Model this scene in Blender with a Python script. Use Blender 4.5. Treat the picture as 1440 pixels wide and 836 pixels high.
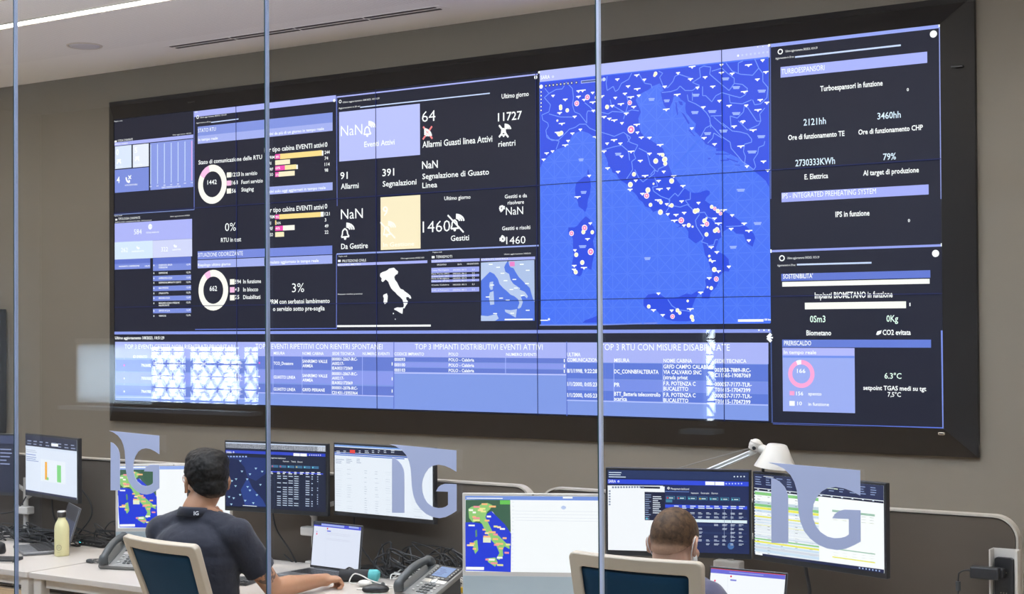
import bpy, bmesh, math, random
from mathutils import Vector, Matrix, Quaternion
random.seed(7)
for _o in list(bpy.data.objects): bpy.data.objects.remove(_o)
S = bpy.context.scene
C = S.collection
PI = math.pi
# ------------------------------------------------------------------ camera (solved from the panel grid of the video wall)
CAM = Vector((8.4327, -7.595, 1.82)); YAW, PIT, ROL, F, SY = -.5799, .012, -.0057, 2121.44, 15.465
_r = Vector((math.cos(YAW), -math.sin(YAW), 0))
FW = Vector((math.sin(YAW)*math.cos(PIT), math.cos(YAW)*math.cos(PIT), math.sin(PIT)))
_u = _r.cross(FW)
RT = math.cos(ROL)*_r + math.sin(ROL)*_u
UP = -math.sin(ROL)*_r + math.cos(ROL)*_u
cd = bpy.data.cameras.new('camera'); cam = bpy.data.objects.new('camera', cd); C.objects.link(cam)
cd.sensor_width = 36; cd.lens = F/1440*36; cd.shift_y = SY/1440; cd.clip_start = .05; cd.clip_end = 100
cam.matrix_world = Matrix(((RT.x, UP.x, -FW.x, CAM.x), (RT.y, UP.y, -FW.y, CAM.y), (RT.z, UP.z, -FW.z, CAM.z), (0, 0, 0, 1)))
S.camera = cam
def ray(px, py): return FW*F + RT*(px-720) - UP*(py-418-SY)
def aty(px, py, y):
    d = ray(px, py); return CAM + d*((y-CAM.y)/d.y)
def atz(px, py, z):
    d = ray(px, py); return CAM + d*((z-CAM.z)/d.z)
def onplane(px, py, o, n):
    d = ray(px, py); return CAM + d*((o-CAM).dot(n)/d.dot(n))
# ------------------------------------------------------------------ colour management, world, lights
S.view_settings.view_transform = 'Standard'; S.view_settings.look = 'None'
S.view_settings.exposure = 0; S.view_settings.gamma = 1; S.view_settings.use_curve_mapping = False
W = bpy.data.worlds.new('world'); S.world = W; W.use_nodes = True
W.node_tree.nodes['Background'].inputs[0].default_value = (.80, .90, 1, 1)
W.node_tree.nodes['Background'].inputs[1].default_value = 16.0
LED_ROOM, FILL_DOWN, FILL_UP, FILL_CORRIDOR = 106, 5, 350, 270      # watts: room strip, added pendant down and up, added corridor strip
LED_COL = (1, .86, .69); COR_COL = (.72, .82, 1); UP_COL = (.86, .90, 1)

CEIL = 3.72; WALL_Y = .12; TVZ = 1.2888; GLASS_Y = -4.645; BACK_Y = -10.6; XL, XR = -2.4, 10.6
# ------------------------------------------------------------------ materials
def lin(c):
    return tuple((x/255/12.92 if x/255 <= .04045 else ((x/255+.055)/1.055)**2.4) for x in c)
MATS = {}
def mat(name, col, rough=.5, metal=0, spec=.5, bump=None, noise=None, trans=0, sheen=0):
    """col is linear; bump=(scale,strength,distance), noise=(scale,amount)"""
    if name in MATS: return MATS[name]
    m = bpy.data.materials.new(name); m.use_nodes = True; nt = m.node_tree; b = nt.nodes['Principled BSDF']
    b.inputs['Base Color'].default_value = (*col, 1); b.inputs['Roughness'].default_value = rough
    b.inputs['Metallic'].default_value = metal; b.inputs['Specular IOR Level'].default_value = spec
    if sheen: b.inputs['Sheen Weight'].default_value = sheen
    tc = nt.nodes.new('ShaderNodeTexCoord')
    if noise:
        n = nt.nodes.new('ShaderNodeTexNoise'); n.inputs['Scale'].default_value = noise[0]; n.inputs['Detail'].default_value = 4
        nt.links.new(tc.outputs['Object'], n.inputs['Vector'])
        mr = nt.nodes.new('ShaderNodeMapRange'); mr.inputs['To Min'].default_value = 1-noise[1]; mr.inputs['To Max'].default_value = 1+noise[1]
        nt.links.new(n.outputs['Fac'], mr.inputs['Value'])
        vm = nt.nodes.new('ShaderNodeVectorMath'); vm.operation = 'SCALE'; vm.inputs[0].default_value = col
        nt.links.new(mr.outputs[0], vm.inputs['Scale']); nt.links.new(vm.outputs[0], b.inputs['Base Color'])
    if bump:
        n = nt.nodes.new('ShaderNodeTexNoise'); n.inputs['Scale'].default_value = bump[0]; n.inputs['Detail'].default_value = 3
        nt.links.new(tc.outputs['Object'], n.inputs['Vector'])
        bp = nt.nodes.new('ShaderNodeBump'); bp.inputs['Strength'].default_value = bump[1]; bp.inputs['Distance'].default_value = bump[2]
        nt.links.new(n.outputs['Fac'], bp.inputs['Height']); nt.links.new(bp.outputs[0], b.inputs['Normal'])
    MATS[name] = m; return m
def emis(name, col, strength):
    if name in MATS: return MATS[name]
    m = mat(name, (.01, .01, .012), .5, spec=.2); b = m.node_tree.nodes['Principled BSDF']
    b.inputs['Emission Color'].default_value = (*col, 1); b.inputs['Emission Strength'].default_value = strength
    return m
def screen_mat(name, strength, sample):
    m = bpy.data.materials.new(name); m.use_nodes = True; nt = m.node_tree; b = nt.nodes['Principled BSDF']
    b.inputs['Base Color'].default_value = (.012, .012, .014, 1); b.inputs['Roughness'].default_value = .38; b.inputs['Specular IOR Level'].default_value = .3
    a = nt.nodes.new('ShaderNodeAttribute'); a.attribute_name = 'Col'
    nt.links.new(a.outputs['Color'], b.inputs['Emission Color']); b.inputs['Emission Strength'].default_value = strength
    m.cycles.emission_sampling = 'FRONT' if sample else 'NONE'
    return m
SCR_TV = screen_mat('video_wall_picture', 1.12, True); SCR_TVT = screen_mat('video_wall_lettering', 1.2, False)
SCR_M = screen_mat('monitor_picture', 1.1, True); SCR_MT = screen_mat('monitor_lettering', 1.1, False)

M_WALL = mat('painted_plaster', (.195, .178, .148), .75, bump=(60, .15, .004), noise=(1.2, .04))
M_CEIL = mat('ceiling_board', (.94, .935, .945), .7)
M_WHITE = mat('white_laminate', (.60, .545, .495), .38, noise=(3, .02))
M_WMETAL = mat('white_powder_coat', (.64, .60, .55), .4)
M_BLACK = mat('black_plastic', (.018, .018, .02), .42, bump=(300, .1, .001))
M_DGREY = mat('dark_grey_plastic', (.055, .06, .062), .45, bump=(250, .12, .001))
M_MGREY = mat('mid_grey_plastic', (.19, .185, .175), .45)
M_LGREY = mat('light_grey_plastic', (.50, .49, .46), .42)
M_ALU = mat('brushed_aluminium', (.70, .69, .67), .32, metal=.85, bump=(400, .08, .001))
M_SPACE = mat('space_grey_aluminium', (.20, .205, .22), .38, metal=.6)
M_FRAME = mat('charcoal_frame_panel', (.013, .0125, .014), .42, spec=.35, noise=(2, .1))
M_FELT = mat('taupe_felt', (.084, .064, .046), .95, bump=(700, .5, .002), noise=(5, .06), sheen=.2)
M_CABLE = mat('black_cable_rubber', (.014, .014, .015), .5)
M_CABLEW = mat('white_cable', (.72, .70, .66), .5)
M_LEATH = mat('cream_frame_plastic', (.50, .43, .34), .42)
M_LAMP = mat('warm_white_enamel', (.64, .60, .545), .35, spec=.5)

def oak():
    m = mat('oak_planks', (.62, .42, .24), .45); nt = m.node_tree; b = nt.nodes['Principled BSDF']
    tc = nt.nodes.new('ShaderNodeTexCoord'); mp = nt.nodes.new('ShaderNodeMapping'); mp.inputs['Scale'].default_value = (1, 9, 1)
    nt.links.new(tc.outputs['Object'], mp.inputs[0])
    n = nt.nodes.new('ShaderNodeTexNoise'); n.inputs['Scale'].default_value = 3; n.inputs['Detail'].default_value = 8; nt.links.new(mp.outputs[0], n.inputs[0])
    r = nt.nodes.new('ShaderNodeValToRGB'); r.color_ramp.elements[0].color = (.56, .40, .24, 1); r.color_ramp.elements[1].color = (.80, .62, .42, 1)
    nt.links.new(n.outputs['Fac'], r.inputs[0])
    br = nt.nodes.new('ShaderNodeTexBrick'); br.inputs['Scale'].default_value = 1; br.inputs['Brick Width'].default_value = 1.6; br.inputs['Row Height'].default_value = .18
    br.inputs['Mortar Size'].default_value = .003; br.inputs['Mortar'].default_value = (.2, .12, .06, 1)
    nt.links.new(tc.outputs['Object'], br.inputs['Vector']); nt.links.new(r.outputs[0], br.inputs['Color1'])
    hs = nt.nodes.new('ShaderNodeHueSaturation'); hs.inputs['Value'].default_value = .88; nt.links.new(r.outputs[0], hs.inputs['Color']); nt.links.new(hs.outputs[0], br.inputs['Color2'])
    nt.links.new(br.outputs['Color'], b.inputs['Base Color']); return m
M_OAK = oak()
def perforated():
    m = mat('perforated_ceiling_board', (.72, .70, .70), .75); nt = m.node_tree; b = nt.nodes['Principled BSDF']
    tc = nt.nodes.new('ShaderNodeTexCoord'); w = nt.nodes.new('ShaderNodeTexWave'); w.inputs['Scale'].default_value = 11; w.bands_direction = 'X'
    nt.links.new(tc.outputs['Object'], w.inputs[0])
    r = nt.nodes.new('ShaderNodeValToRGB'); r.color_ramp.elements[0].color = (.78, .775, .785, 1); r.color_ramp.elements[0].position = .0
    r.color_ramp.elements[1].color = (.94, .935, .945, 1); r.color_ramp.elements[1].position = .35
    nt.links.new(w.outputs['Fac'], r.inputs[0]); nt.links.new(r.outputs[0], b.inputs['Base Color']); return m
M_PERF = perforated()
def glass():
    m = bpy.data.materials.new('clear_partition_glass'); m.use_nodes = True; nt = m.node_tree; nt.nodes.remove(nt.nodes['Principled BSDF'])
    out = nt.nodes['Material Output']; g = nt.nodes.new('ShaderNodeNewGeometry')
    d = nt.nodes.new('ShaderNodeVectorMath'); d.operation = 'DOT_PRODUCT'; nt.links.new(g.outputs['Normal'], d.inputs[0]); nt.links.new(g.outputs['Incoming'], d.inputs[1])
    def mth(op, a, b=None):
        n = nt.nodes.new('ShaderNodeMath'); n.operation = op
        for i, v in enumerate((a, b)):
            if v is None: continue
            if isinstance(v, (int, float)): n.inputs[i].default_value = v
            else: nt.links.new(v, n.inputs[i])
        return n.outputs[0]
    ab = mth('ABSOLUTE', d.outputs['Value']); om = mth('SUBTRACT', 1, ab); p5 = mth('POWER', om, 5); fr = mth('MULTIPLY_ADD', p5, .95); fr.node.inputs[2].default_value = .043
    tr = nt.nodes.new('ShaderNodeBsdfTransparent'); tr.inputs[0].default_value = (.965, .985, .98, 1)
    gl = nt.nodes.new('ShaderNodeBsdfGlossy'); gl.inputs['Roughness'].default_value = 0
    mx = nt.nodes.new('ShaderNodeMixShader'); nt.links.new(fr, mx.inputs[0]); nt.links.new(tr.outputs[0], mx.inputs[1]); nt.links.new(gl.outputs[0], mx.inputs[2])
    nt.links.new(mx.outputs[0], out.inputs[0]); return m
M_GLASS = glass()

# ------------------------------------------------------------------ mesh helpers
class MB:
    def __init__(s): s.bm = bmesh.new()
    def box(s, c, d, rz=0, rx=0, ry=0, bev=0, seg=2):
        r = bmesh.ops.create_cube(s.bm, size=1); vs = r['verts']
        m = Matrix.Translation(c) @ Matrix.Rotation(rz, 4, 'Z') @ Matrix.Rotation(ry, 4, 'Y') @ Matrix.Rotation(rx, 4, 'X') @ Matrix.Diagonal((*d, 1))
        bmesh.ops.transform(s.bm, matrix=m, verts=vs)
        if bev:
            es = {e for v in vs for e in v.link_edges}
            bmesh.ops.bevel(s.bm, geom=list(es), offset=bev, segments=seg, affect='EDGES', profile=.5)
        return s
    def cone(s, p0, p1, r0, r1=None, n=16, cap=True):
        p0, p1 = Vector(p0), Vector(p1); r1 = r0 if r1 is None else r1
        q = (p1-p0).to_track_quat('Z', 'Y').to_matrix(); nv, nf = s.bm.verts.new, s.bm.faces.new
        A, B = ([nv(p+q @ Vector((r*math.cos(2*PI*k/n+PI/n), r*math.sin(2*PI*k/n+PI/n), 0))) for k in range(n)] for p, r in ((p0, r0), (p1, r1)))
        for k in range(n): nf((A[k], A[(k+1) % n], B[(k+1) % n], B[k]))
        if cap: nf(A[::-1]); nf(B)
        return s
    def ball(s, c, r, n=14, rot=None):
        r = (r, r, r) if isinstance(r, (int, float)) else r
        m = Matrix.Translation(c) @ (rot.to_4x4() if rot else Matrix.Identity(4)) @ Matrix.Diagonal((*r, 1))
        nv, nf = s.bm.verts.new, s.bm.faces.new; w = 2*n
        R_ = [[nv(m @ Vector((math.sin(PI*j/n)*math.cos(2*PI*k/w), math.sin(PI*j/n)*math.sin(2*PI*k/w), math.cos(PI*j/n)))) for k in range(w if 0 < j < n else 1)] for j in range(n+1)]
        for A, B in zip(R_, R_[1:]):
            for k in range(w):
                if len(A) == 1: nf((A[0], B[k], B[(k+1) % w]))
                elif len(B) == 1: nf((A[(k+1) % w], A[k], B[0]))
                else: nf((A[(k+1) % w], A[k], B[k], B[(k+1) % w]))
        return s
    def cap(s, p0, p1, r0, r1=None):
        r1 = r0 if r1 is None else r1
        s.ball(p0, r0, 10); s.ball(p1, r1, 10); s.cone(p0, p1, r0, r1, 20); return s
    def tube(s, pts, r, n=8, smooth=3):
        P = [Vector(p) for p in pts]
        if smooth and len(P) > 2:
            Q = []
            for i in range(len(P)-1):
                a, b, c, d = P[max(i-1, 0)], P[i], P[i+1], P[min(i+2, len(P)-1)]
                for k in range(smooth):
                    t = k/smooth
                    Q.append(.5*((2*b)+(c-a)*t+(2*a-5*b+4*c-d)*t*t+(3*b-a-3*c+d)*t**3))
            P = Q+[P[-1]]
        rings = []; prev = None
        for i, p in enumerate(P):
            t = (P[min(i+1, len(P)-1)]-P[max(i-1, 0)]).normalized()
            if prev is None: a = t.orthogonal().normalized()
            else:
                a = prev-t*prev.dot(t)
                a = a.normalized() if a.length > 1e-6 else t.orthogonal().normalized()
            prev = a; b = t.cross(a)
            rr = r(i/(len(P)-1)) if callable(r) else r
            rings.append([s.bm.verts.new(p+(a*math.cos(2*PI*k/n)+b*math.sin(2*PI*k/n))*rr) for k in range(n)])
        for A, B in zip(rings, rings[1:]):
            for k in range(n): s.bm.faces.new((A[k], A[(k+1) % n], B[(k+1) % n], B[k]))
        s.bm.faces.new(rings[0][::-1]); s.bm.faces.new(rings[-1]); return s
    def lathe(s, prof, c=(0, 0, 0), n=32, rot=None):
        m = Matrix.Translation(c) @ (rot.to_4x4() if rot else Matrix.Identity(4)); rings = []
        for r, z in prof:
            rings.append([s.bm.verts.new(m @ Vector((r*math.cos(2*PI*k/n), r*math.sin(2*PI*k/n), z))) for k in range(n)] if r > 1e-6 else [s.bm.verts.new(m @ Vector((0, 0, z)))])
        for A, B in zip(rings, rings[1:]):
            for k in range(n):
                f = [A[k % len(A)], A[(k+1) % len(A)], B[(k+1) % len(B)], B[k % len(B)]]
                f = list(dict.fromkeys(f))
                if len(f) > 2: s.bm.faces.new(f)
        return s
    def prism(s, pts, vec):
        """pts: 3-d polygon, extruded by vec"""
        vec = Vector(vec); a = [s.bm.verts.new(Vector(p)) for p in pts]; b = [s.bm.verts.new(Vector(p)+vec) for p in pts]
        s.bm.faces.new(a[::-1]); s.bm.faces.new(b)
        for i in range(len(a)): s.bm.faces.new((a[i], a[(i+1) % len(a)], b[(i+1) % len(a)], b[i]))
        return s
    def build(s, name, m, parent=None, smooth=False, loc=None, rotz=None, bevel=0):
        bmesh.ops.recalc_face_normals(s.bm, faces=s.bm.faces[:])
        me = bpy.data.meshes.new(name); s.bm.to_mesh(me); s.bm.free()
        for mm in (m if isinstance(m, (list, tuple)) else [m]): me.materials.append(mm)
        o = bpy.data.objects.new(name, me); C.objects.link(o)
        if smooth:
            for p in me.polygons: p.use_smooth = True
            if smooth != 'all': me.set_sharp_from_angle(angle=math.radians(40))
        if bevel:
            bv = o.modifiers.new('bevel', 'BEVEL'); bv.width = bevel; bv.segments = 2; bv.limit_method = 'ANGLE'
        if parent: o.parent = parent
        if loc is not None: o.location = loc
        if rotz is not None: o.rotation_euler.z = rotz
        return o
def tag(o, label, cat, group=None, kind=None):
    o['label'] = label; o['category'] = cat
    if group: o['group'] = group
    if kind: o['kind'] = kind
    return o
def thing(name, label, cat, loc=(0, 0, 0), rotz=0, group=None):
    o = bpy.data.objects.new(name, None); C.objects.link(o); o.empty_display_size = .1
    o.location = loc; o.rotation_euler = (0, 0, rotz); return tag(o, label, cat, group)
def structure(o): o['kind'] = 'structure'; return o
def rrect(w, h, r, n=6):
    P = []
    for cx, cy, a in ((w/2-r, h/2-r, 0), (-w/2+r, h/2-r, 90), (-w/2+r, -h/2+r, 180), (w/2-r, -h/2+r, 270)):
        for k in range(n+1):
            t = math.radians(a+90*k/n); P.append((cx+r*math.cos(t), cy+r*math.sin(t)))
    return P

# ------------------------------------------------------------------ flat pictures on screens
_GL = {}
def glyphs(txt, bold):
    k = (txt, bold)
    if k not in _GL:
        cu = bpy.data.curves.new('t', 'FONT'); cu.body = txt; cu.size = 1; cu.resolution_u = 2; cu.offset = bold
        ob = bpy.data.objects.new('t', cu); me = bpy.data.meshes.new_from_object(ob)
        vs = [(v.co.x, v.co.y) for v in me.vertices]; fs = [tuple(p.vertices) for p in me.polygons]
        bpy.data.objects.remove(ob); bpy.data.meshes.remove(me); bpy.data.curves.remove(cu)
        if not vs: vs = [(0, 0), (.1, 0), (.1, .1)]
        _GL[k] = (vs, fs, min(v[0] for v in vs), max(v[0] for v in vs))
    return _GL[k]
_hv = glyphs('H', 0)[0]; CAPH = max(v[1] for v in _hv)
class Board:
    """a flat picture on the plane through o with axes ax (right) and az (up); coordinates come in as photo measurements, out as metres on that plane"""
    def __init__(s, o, ax, az):
        s.o, s.ax, s.az = Vector(o), Vector(ax).normalized(), Vector(az).normalized(); s.n = s.ax.cross(s.az).normalized()
        s.k = (0, 0, 1); s.V = ([], []); s.Fc = ([], []); s.Co = ([], [])
    def crop(s, x0, y0, x1, w): s.k = (x0, y0, (x1-x0)/w); return s
    def full(s): s.k = (0, 0, 1); return s
    def uv(s, x, y):
        p = onplane(s.k[0]+x*s.k[2], s.k[1]+y*s.k[2], s.o, s.n)-s.o
        return (p.dot(s.ax), p.dot(s.az))
    def add(s, uvs, faces, col, layer, txt=0):
        V, Fc, Co = s.V[txt], s.Fc[txt], s.Co[txt]; b = len(V); off = s.n*(.0005*layer)
        V.extend(s.o+s.ax*u+s.az*v+off for u, v in uvs)
        c = lin(col)
        for f in faces: Fc.append([b+i for i in f]); Co.append(c)
    def ruv(s, a, b, c, d, col, layer=1, txt=0): s.add([(a, d), (c, d), (c, b), (a, b)], [(0, 1, 2, 3)], col, layer, txt)
    def rect(s, xa, ya, xb, yb, col, layer=1, txt=0):
        a, b = s.uv(xa, ya); c, d = s.uv(xb, yb); s.ruv(a, b, c, d, col, layer, txt)
    def poly(s, pts, col, layer=1, txt=0):
        s.add([s.uv(*p) for p in pts], [tuple(range(len(pts)))], col, layer, txt)
    def luv(s, P, w, col, layer=2, txt=1):
        for (a, b), (c, d) in zip(P, P[1:]):
            dx, dy = c-a, d-b; L = math.hypot(dx, dy)
            if L < 1e-6: continue
            nx, ny = -dy/L*w/2, dx/L*w/2
            s.add([(a-nx, b-ny), (c-nx, d-ny), (c+nx, d+ny), (a+nx, b+ny)], [(0, 1, 2, 3)], col, layer, txt)
    def line(s, pts, w, col, layer=2, txt=1): s.luv([s.uv(*p) for p in pts], w, col, layer, txt)
    def h(s, x, y, px):
        a = s.uv(x, y); b = s.uv(x, y-px); return b[1]-a[1]
    def ring(s, x, y, rx, ri, col, layer=2, a0=0, a1=360, txt=1):
        """circle of horizontal radius rx, inner radius fraction ri"""
        c = s.uv(x, y); R = abs(s.uv(x+rx, y)[0]-s.uv(x-rx, y)[0])/2; n = max(3, int((a1-a0)/12)); P = []; Q = []
        for k in range(n+1):
            t = math.radians(a0+(a1-a0)*k/n); P.append((c[0]+R*math.cos(t), c[1]+R*math.sin(t))); Q.append((c[0]+R*ri*math.cos(t), c[1]+R*ri*math.sin(t)))
        if ri <= 0: s.add(P, [tuple(range(len(P)))], col, layer, txt); return
        s.add(P+Q, [(k, k+1, n+2+k, n+1+k) for k in range(n)], col, layer, txt)
    def text(s, t, x0, y0, x1, y1, hpx, col=(255, 255, 255), layer=3, bold=.012):
        vs, fs, a, b = glyphs(t, bold); u0, v0 = s.uv(x0, y0); u1, _ = s.uv(x1, y1)
        sy = s.h((x0+x1)/2, (y0+y1)/2, hpx)/CAPH; sx = (u1-u0)/max(b-a, .01)
        s.add([(u0+(x-a)*sx, v0+y*sy) for x, y in vs], fs, col, layer, 1)
    def T(s, rows, hpx, col=(255, 255, 255), layer=3, bold=.012):
        for t, x0, y0, x1, y1 in rows: s.text(t, x0, y0, x1, y1, hpx, col, layer, bold)
    def build(s, name, mats, parent, origin=(0, 0, 0), frame=None):
        me = bpy.data.meshes.new(name); V = s.V[0]+s.V[1]; n0 = len(s.V[0])
        Fc = s.Fc[0]+[[i+n0 for i in f] for f in s.Fc[1]]; Co = s.Co[0]+s.Co[1]
        if frame is not None: V = [frame @ v for v in V]
        else: V = [v-Vector(origin) for v in V]
        me.from_pydata([tuple(v) for v in V], [], Fc)
        ca = me.color_attributes.new('Col', 'FLOAT_COLOR', 'CORNER')
        import array
        buf = array.array('f')
        for p, c in zip(me.polygons, Co):
            for _ in range(p.loop_total): buf.extend((c[0], c[1], c[2], 1))
        ca.data.foreach_set('color', buf)
        mi = array.array('i', [0]*len(s.Fc[0])+[1]*len(s.Fc[1])); me.materials.append(mats[0]); me.materials.append(mats[1])
        me.polygons.foreach_set('material_index', mi); me.update()
        o = bpy.data.objects.new(name, me); C.objects.link(o); o.parent = parent; return o
# ------------------------------------------------------------------ the setting
def sbox(name, x0, x1, y0, y1, z0, z1, m):
    return structure(MB().box(((x0+x1)/2, (y0+y1)/2, (z0+z1)/2), (x1-x0, y1-y0, z1-z0)).build(name, m))
M_SIDE = mat('white_plaster', (.84, .85, .86), .8)
sbox('floor', XL, XR, GLASS_Y, WALL_Y, -.1, 0, M_OAK)
sbox('floor_corridor', XL, XR, BACK_Y, GLASS_Y, -.1, 0, mat('charcoal_carpet', (.022, .022, .024), .95, bump=(500, .5, .003)))
sbox('ceiling', XL, XR, BACK_Y, -.52, CEIL, CEIL+.1, M_PERF)
sbox('ceiling_border', XL, XR, -.52, WALL_Y, CEIL, CEIL+.1, M_CEIL)
sbox('wall_back', XL-.1, XR+.1, WALL_Y, WALL_Y+.12, -.1, CEIL+.1, M_WALL)
sbox('wall_left', XL-.12, XL, BACK_Y, WALL_Y, -.1, CEIL+.1, M_SIDE)
sbox('wall_right', XR, XR+.12, BACK_Y, WALL_Y, -.1, CEIL+.1, M_SIDE)
# corridor wall behind the camera, with the windows that mirror in the partition
M_BROWN = mat('brown_wall_panelling', (.030, .023, .018), .6, noise=(2, .1))
MY = 2*GLASS_Y-BACK_Y            # the corridor wall as it appears mirrored in the glass
w0 = aty(108, 483, MY); w1 = aty(362, 578, MY); v0 = aty(980, 458, MY); v1 = aty(1008, 600, MY)
WZ0, WZ1 = w1.z+.01, w0.z
holes = [(w0.x, w1.x, WZ0, WZ1), (v0.x, v1.x, v1.z, v0.z)]
def holed_wall(name, holes, m):
    b = MB(); xs = [XL]
    for h in sorted(holes):
        b.box(((xs[-1]+h[0])/2, BACK_Y-.06, CEIL/2), (h[0]-xs[-1], .12, CEIL+.2))
        b.box(((h[0]+h[1])/2, BACK_Y-.06, (h[2]-.1)/2), (h[1]-h[0], .12, h[2]+.1))
        b.box(((h[0]+h[1])/2, BACK_Y-.06, (h[3]+CEIL+.1)/2), (h[1]-h[0], .12, CEIL+.1-h[3])); xs.append(h[1])
    b.box(((xs[-1]+XR)/2, BACK_Y-.06, CEIL/2), (XR-xs[-1], .12, CEIL+.2))
    return structure(b.build(name, m))
holed_wall('wall_corridor', holes, M_BROWN)
M_WINF = mat('window_frame_grey', (.16, .22, .28), .4)
def window(name, h, mull):
    o = bpy.data.objects.new(name, None); C.objects.link(o); o.location = ((h[0]+h[1])/2, BACK_Y, h[2]); structure(o)
    b = MB(); W_, H_ = h[1]-h[0], h[3]-h[2]; t = .03
    b.box((0, -.06, t/2), (W_, .05, t)).box((0, -.06, H_-t/2), (W_, .05, t))
    for x in [-W_/2+t/2, W_/2-t/2]+[m_-o.location.x for m_ in mull]: b.box((x, -.06, H_/2), (t, .05, H_))
    b.build('window_frame', M_WINF, o)
    MB().box((0, .05, -.03), (W_+.1, .22, .03)).build('window_sill', mat('pale_blue_sill', (.42, .56, .70), .3), o)
    return o
window('window_1', holes[0], [aty(257, 520, MY).x, aty(333, 520, MY).x]); window('window_2', holes[1], [])
# lattice screen on the facade outside those windows
t = thing('facade_screen', 'steel lattice screen of triangles outside the corridor windows, mirrored in the glass', 'screen', (holes[0][1]-.4, BACK_Y-.3, 0))
b = MB(); x0 = -1.3; dz = .105; dx = .15
for r in range(11):
    z = .78+r*dz
    b.box((1.4, 0, z), (7.2, .01, (.008, .016, .010)[r % 3]))
    for k in range(48):
        xa = x0-.9+k*dx+(r % 2)*dx/2
        b.cone((xa, 0, z), (xa+dx/2, 0, z+dz), .0085, n=5); b.cone((xa+dx/2, 0, z+dz), (xa+dx, 0, z), .0085, n=5)
b.build('lattice', mat('lattice_steel', (.16, .21, .27), .5), t); t['kind'] = 'structure'
# roller blind over the left third
m_bl = bpy.data.materials.new('translucent_blind_fabric'); m_bl.use_nodes = True; _n = m_bl.node_tree
_t = _n.nodes.new('ShaderNodeBsdfTranslucent'); _t.inputs[0].default_value = (.80, .85, .90, 1); _n.links.new(_t.outputs[0], _n.nodes['Material Output'].inputs[0])
bx0, bx1 = w0.x+.02, aty(216, 520, MY).x
t = thing('roller_blind', 'pale translucent roller blind over the left end of the corridor window', 'blind', ((bx0+bx1)/2, BACK_Y+.015, 0))
MB().box((0, 0, (WZ0+WZ1)/2), (bx1-bx0, .002, WZ1-WZ0-.02)).build('fabric', m_bl, t)
MB().cone((-(bx1-bx0)/2, 0, WZ1+.02), ((bx1-bx0)/2, 0, WZ1+.02), .022).build('roller', M_LGREY, t)

# ------------------------------------------------------------------ ceiling fittings
def strip(x0, x1, y, watts, col, label, w=.085):
    t = thing('ceiling_light', label, 'ceiling light', ((x0+x1)/2, y, CEIL), 0, None); L = x1-x0
    MB().box((0, 0, -.002), (L, w, .004)).build('diffuser', emis('led_diffuser', (1, .94, .88), 5), t)
    MB().box((0, w/2+.006, -.004), (L+.02, .01, .008)).box((0, -w/2-.006, -.004), (L+.02, .01, .008)).build('trim_profile', M_WMETAL, t)
    ld = bpy.data.lights.new('strip_lamp', 'AREA'); ld.shape = 'RECTANGLE'; ld.size = L; ld.size_y = w; ld.energy = watts; ld.color = col
    lo = bpy.data.objects.new('strip_lamp', ld); C.objects.link(lo); lo.parent = t; lo.location = (0, 0, -.012)
    return t
strip(-2.2, 8.2, -1.45, LED_ROOM, LED_COL, 'long recessed white light strip in the ceiling above the passage')
t = thing('added_fill_pendant', 'unseen suspended linear lamp added above the desks to brighten the ceiling', 'added fill lamp', (4.6, -3.55, 3.22))  # pendant added out of view, mainly to lift the ceiling's brightness
b = MB(); b.box((0, .045, 0), (7.0, .01, .06)).box((0, -.045, 0), (7.0, .01, .06)).box((0, 0, 0), (7.0, .08, .01)).box((3.5, 0, 0), (.01, .10, .06)).box((-3.5, 0, 0), (.01, .10, .06)); b.build('housing', M_WMETAL, t)
for x in (-3.0, 0, 3.0): MB().cone((x, 0, .0), (x, 0, CEIL-3.22), .0015, n=6).build('suspension_wire', M_ALU, t)
for z, e_, c_, fl in ((-.02, FILL_DOWN, LED_COL, 0), (.02, FILL_UP, UP_COL, PI)):
    MB().box((0, 0, z), (6.9, .075, .003)).build('diffuser', emis('fill_pendant_diffuser', (1, .96, .92), 1.5), t)
    ld = bpy.data.lights.new('fill_pendant_lamp', 'AREA'); ld.shape = 'RECTANGLE'; ld.size = 6.9; ld.size_y = .07; ld.energy = e_; ld.color = c_
    lo = bpy.data.objects.new('fill_pendant_lamp', ld); C.objects.link(lo); lo.parent = t; lo.location = (0, 0, z*1.3); lo.rotation_euler.x = fl
strip(-2.2, 9.5, -6.2, FILL_CORRIDOR, COR_COL, 'unseen light strip added in the corridor to brighten the letters on the glass')  # corridor strip added out of view to light the vinyl letters
t = thing('ceiling_vent', 'black double slot air diffuser in the ceiling above the video wall', 'vent', (2.06, -.335, CEIL))
MB().box((0, 0, -.001), (2.30, .105, .003)).build('plate', M_CEIL, t)
for y in (-.028, .028):
    b = MB()
    for k in range(4): b.box((-.837+k*.558, y, -.004), (.535, .022, .004))
    b.build('slot', M_BLACK, t)
t = thing('ceiling_speaker', 'round white ceiling loudspeaker above the left end of the video wall', 'loudspeaker', (.505, -.71, CEIL))
MB().lathe([(.0, -.012), (.075, -.012), (.098, -.007), (.10, 0)], n=40).build('grille', mat('pale_grille', (.62, .62, .68), .6), t, 'all')
MB().lathe([(.10, 0), (.112, -.008), (.118, -.004), (.119, 0)], n=40).build('rim', M_WMETAL, t, 'all')

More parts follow.
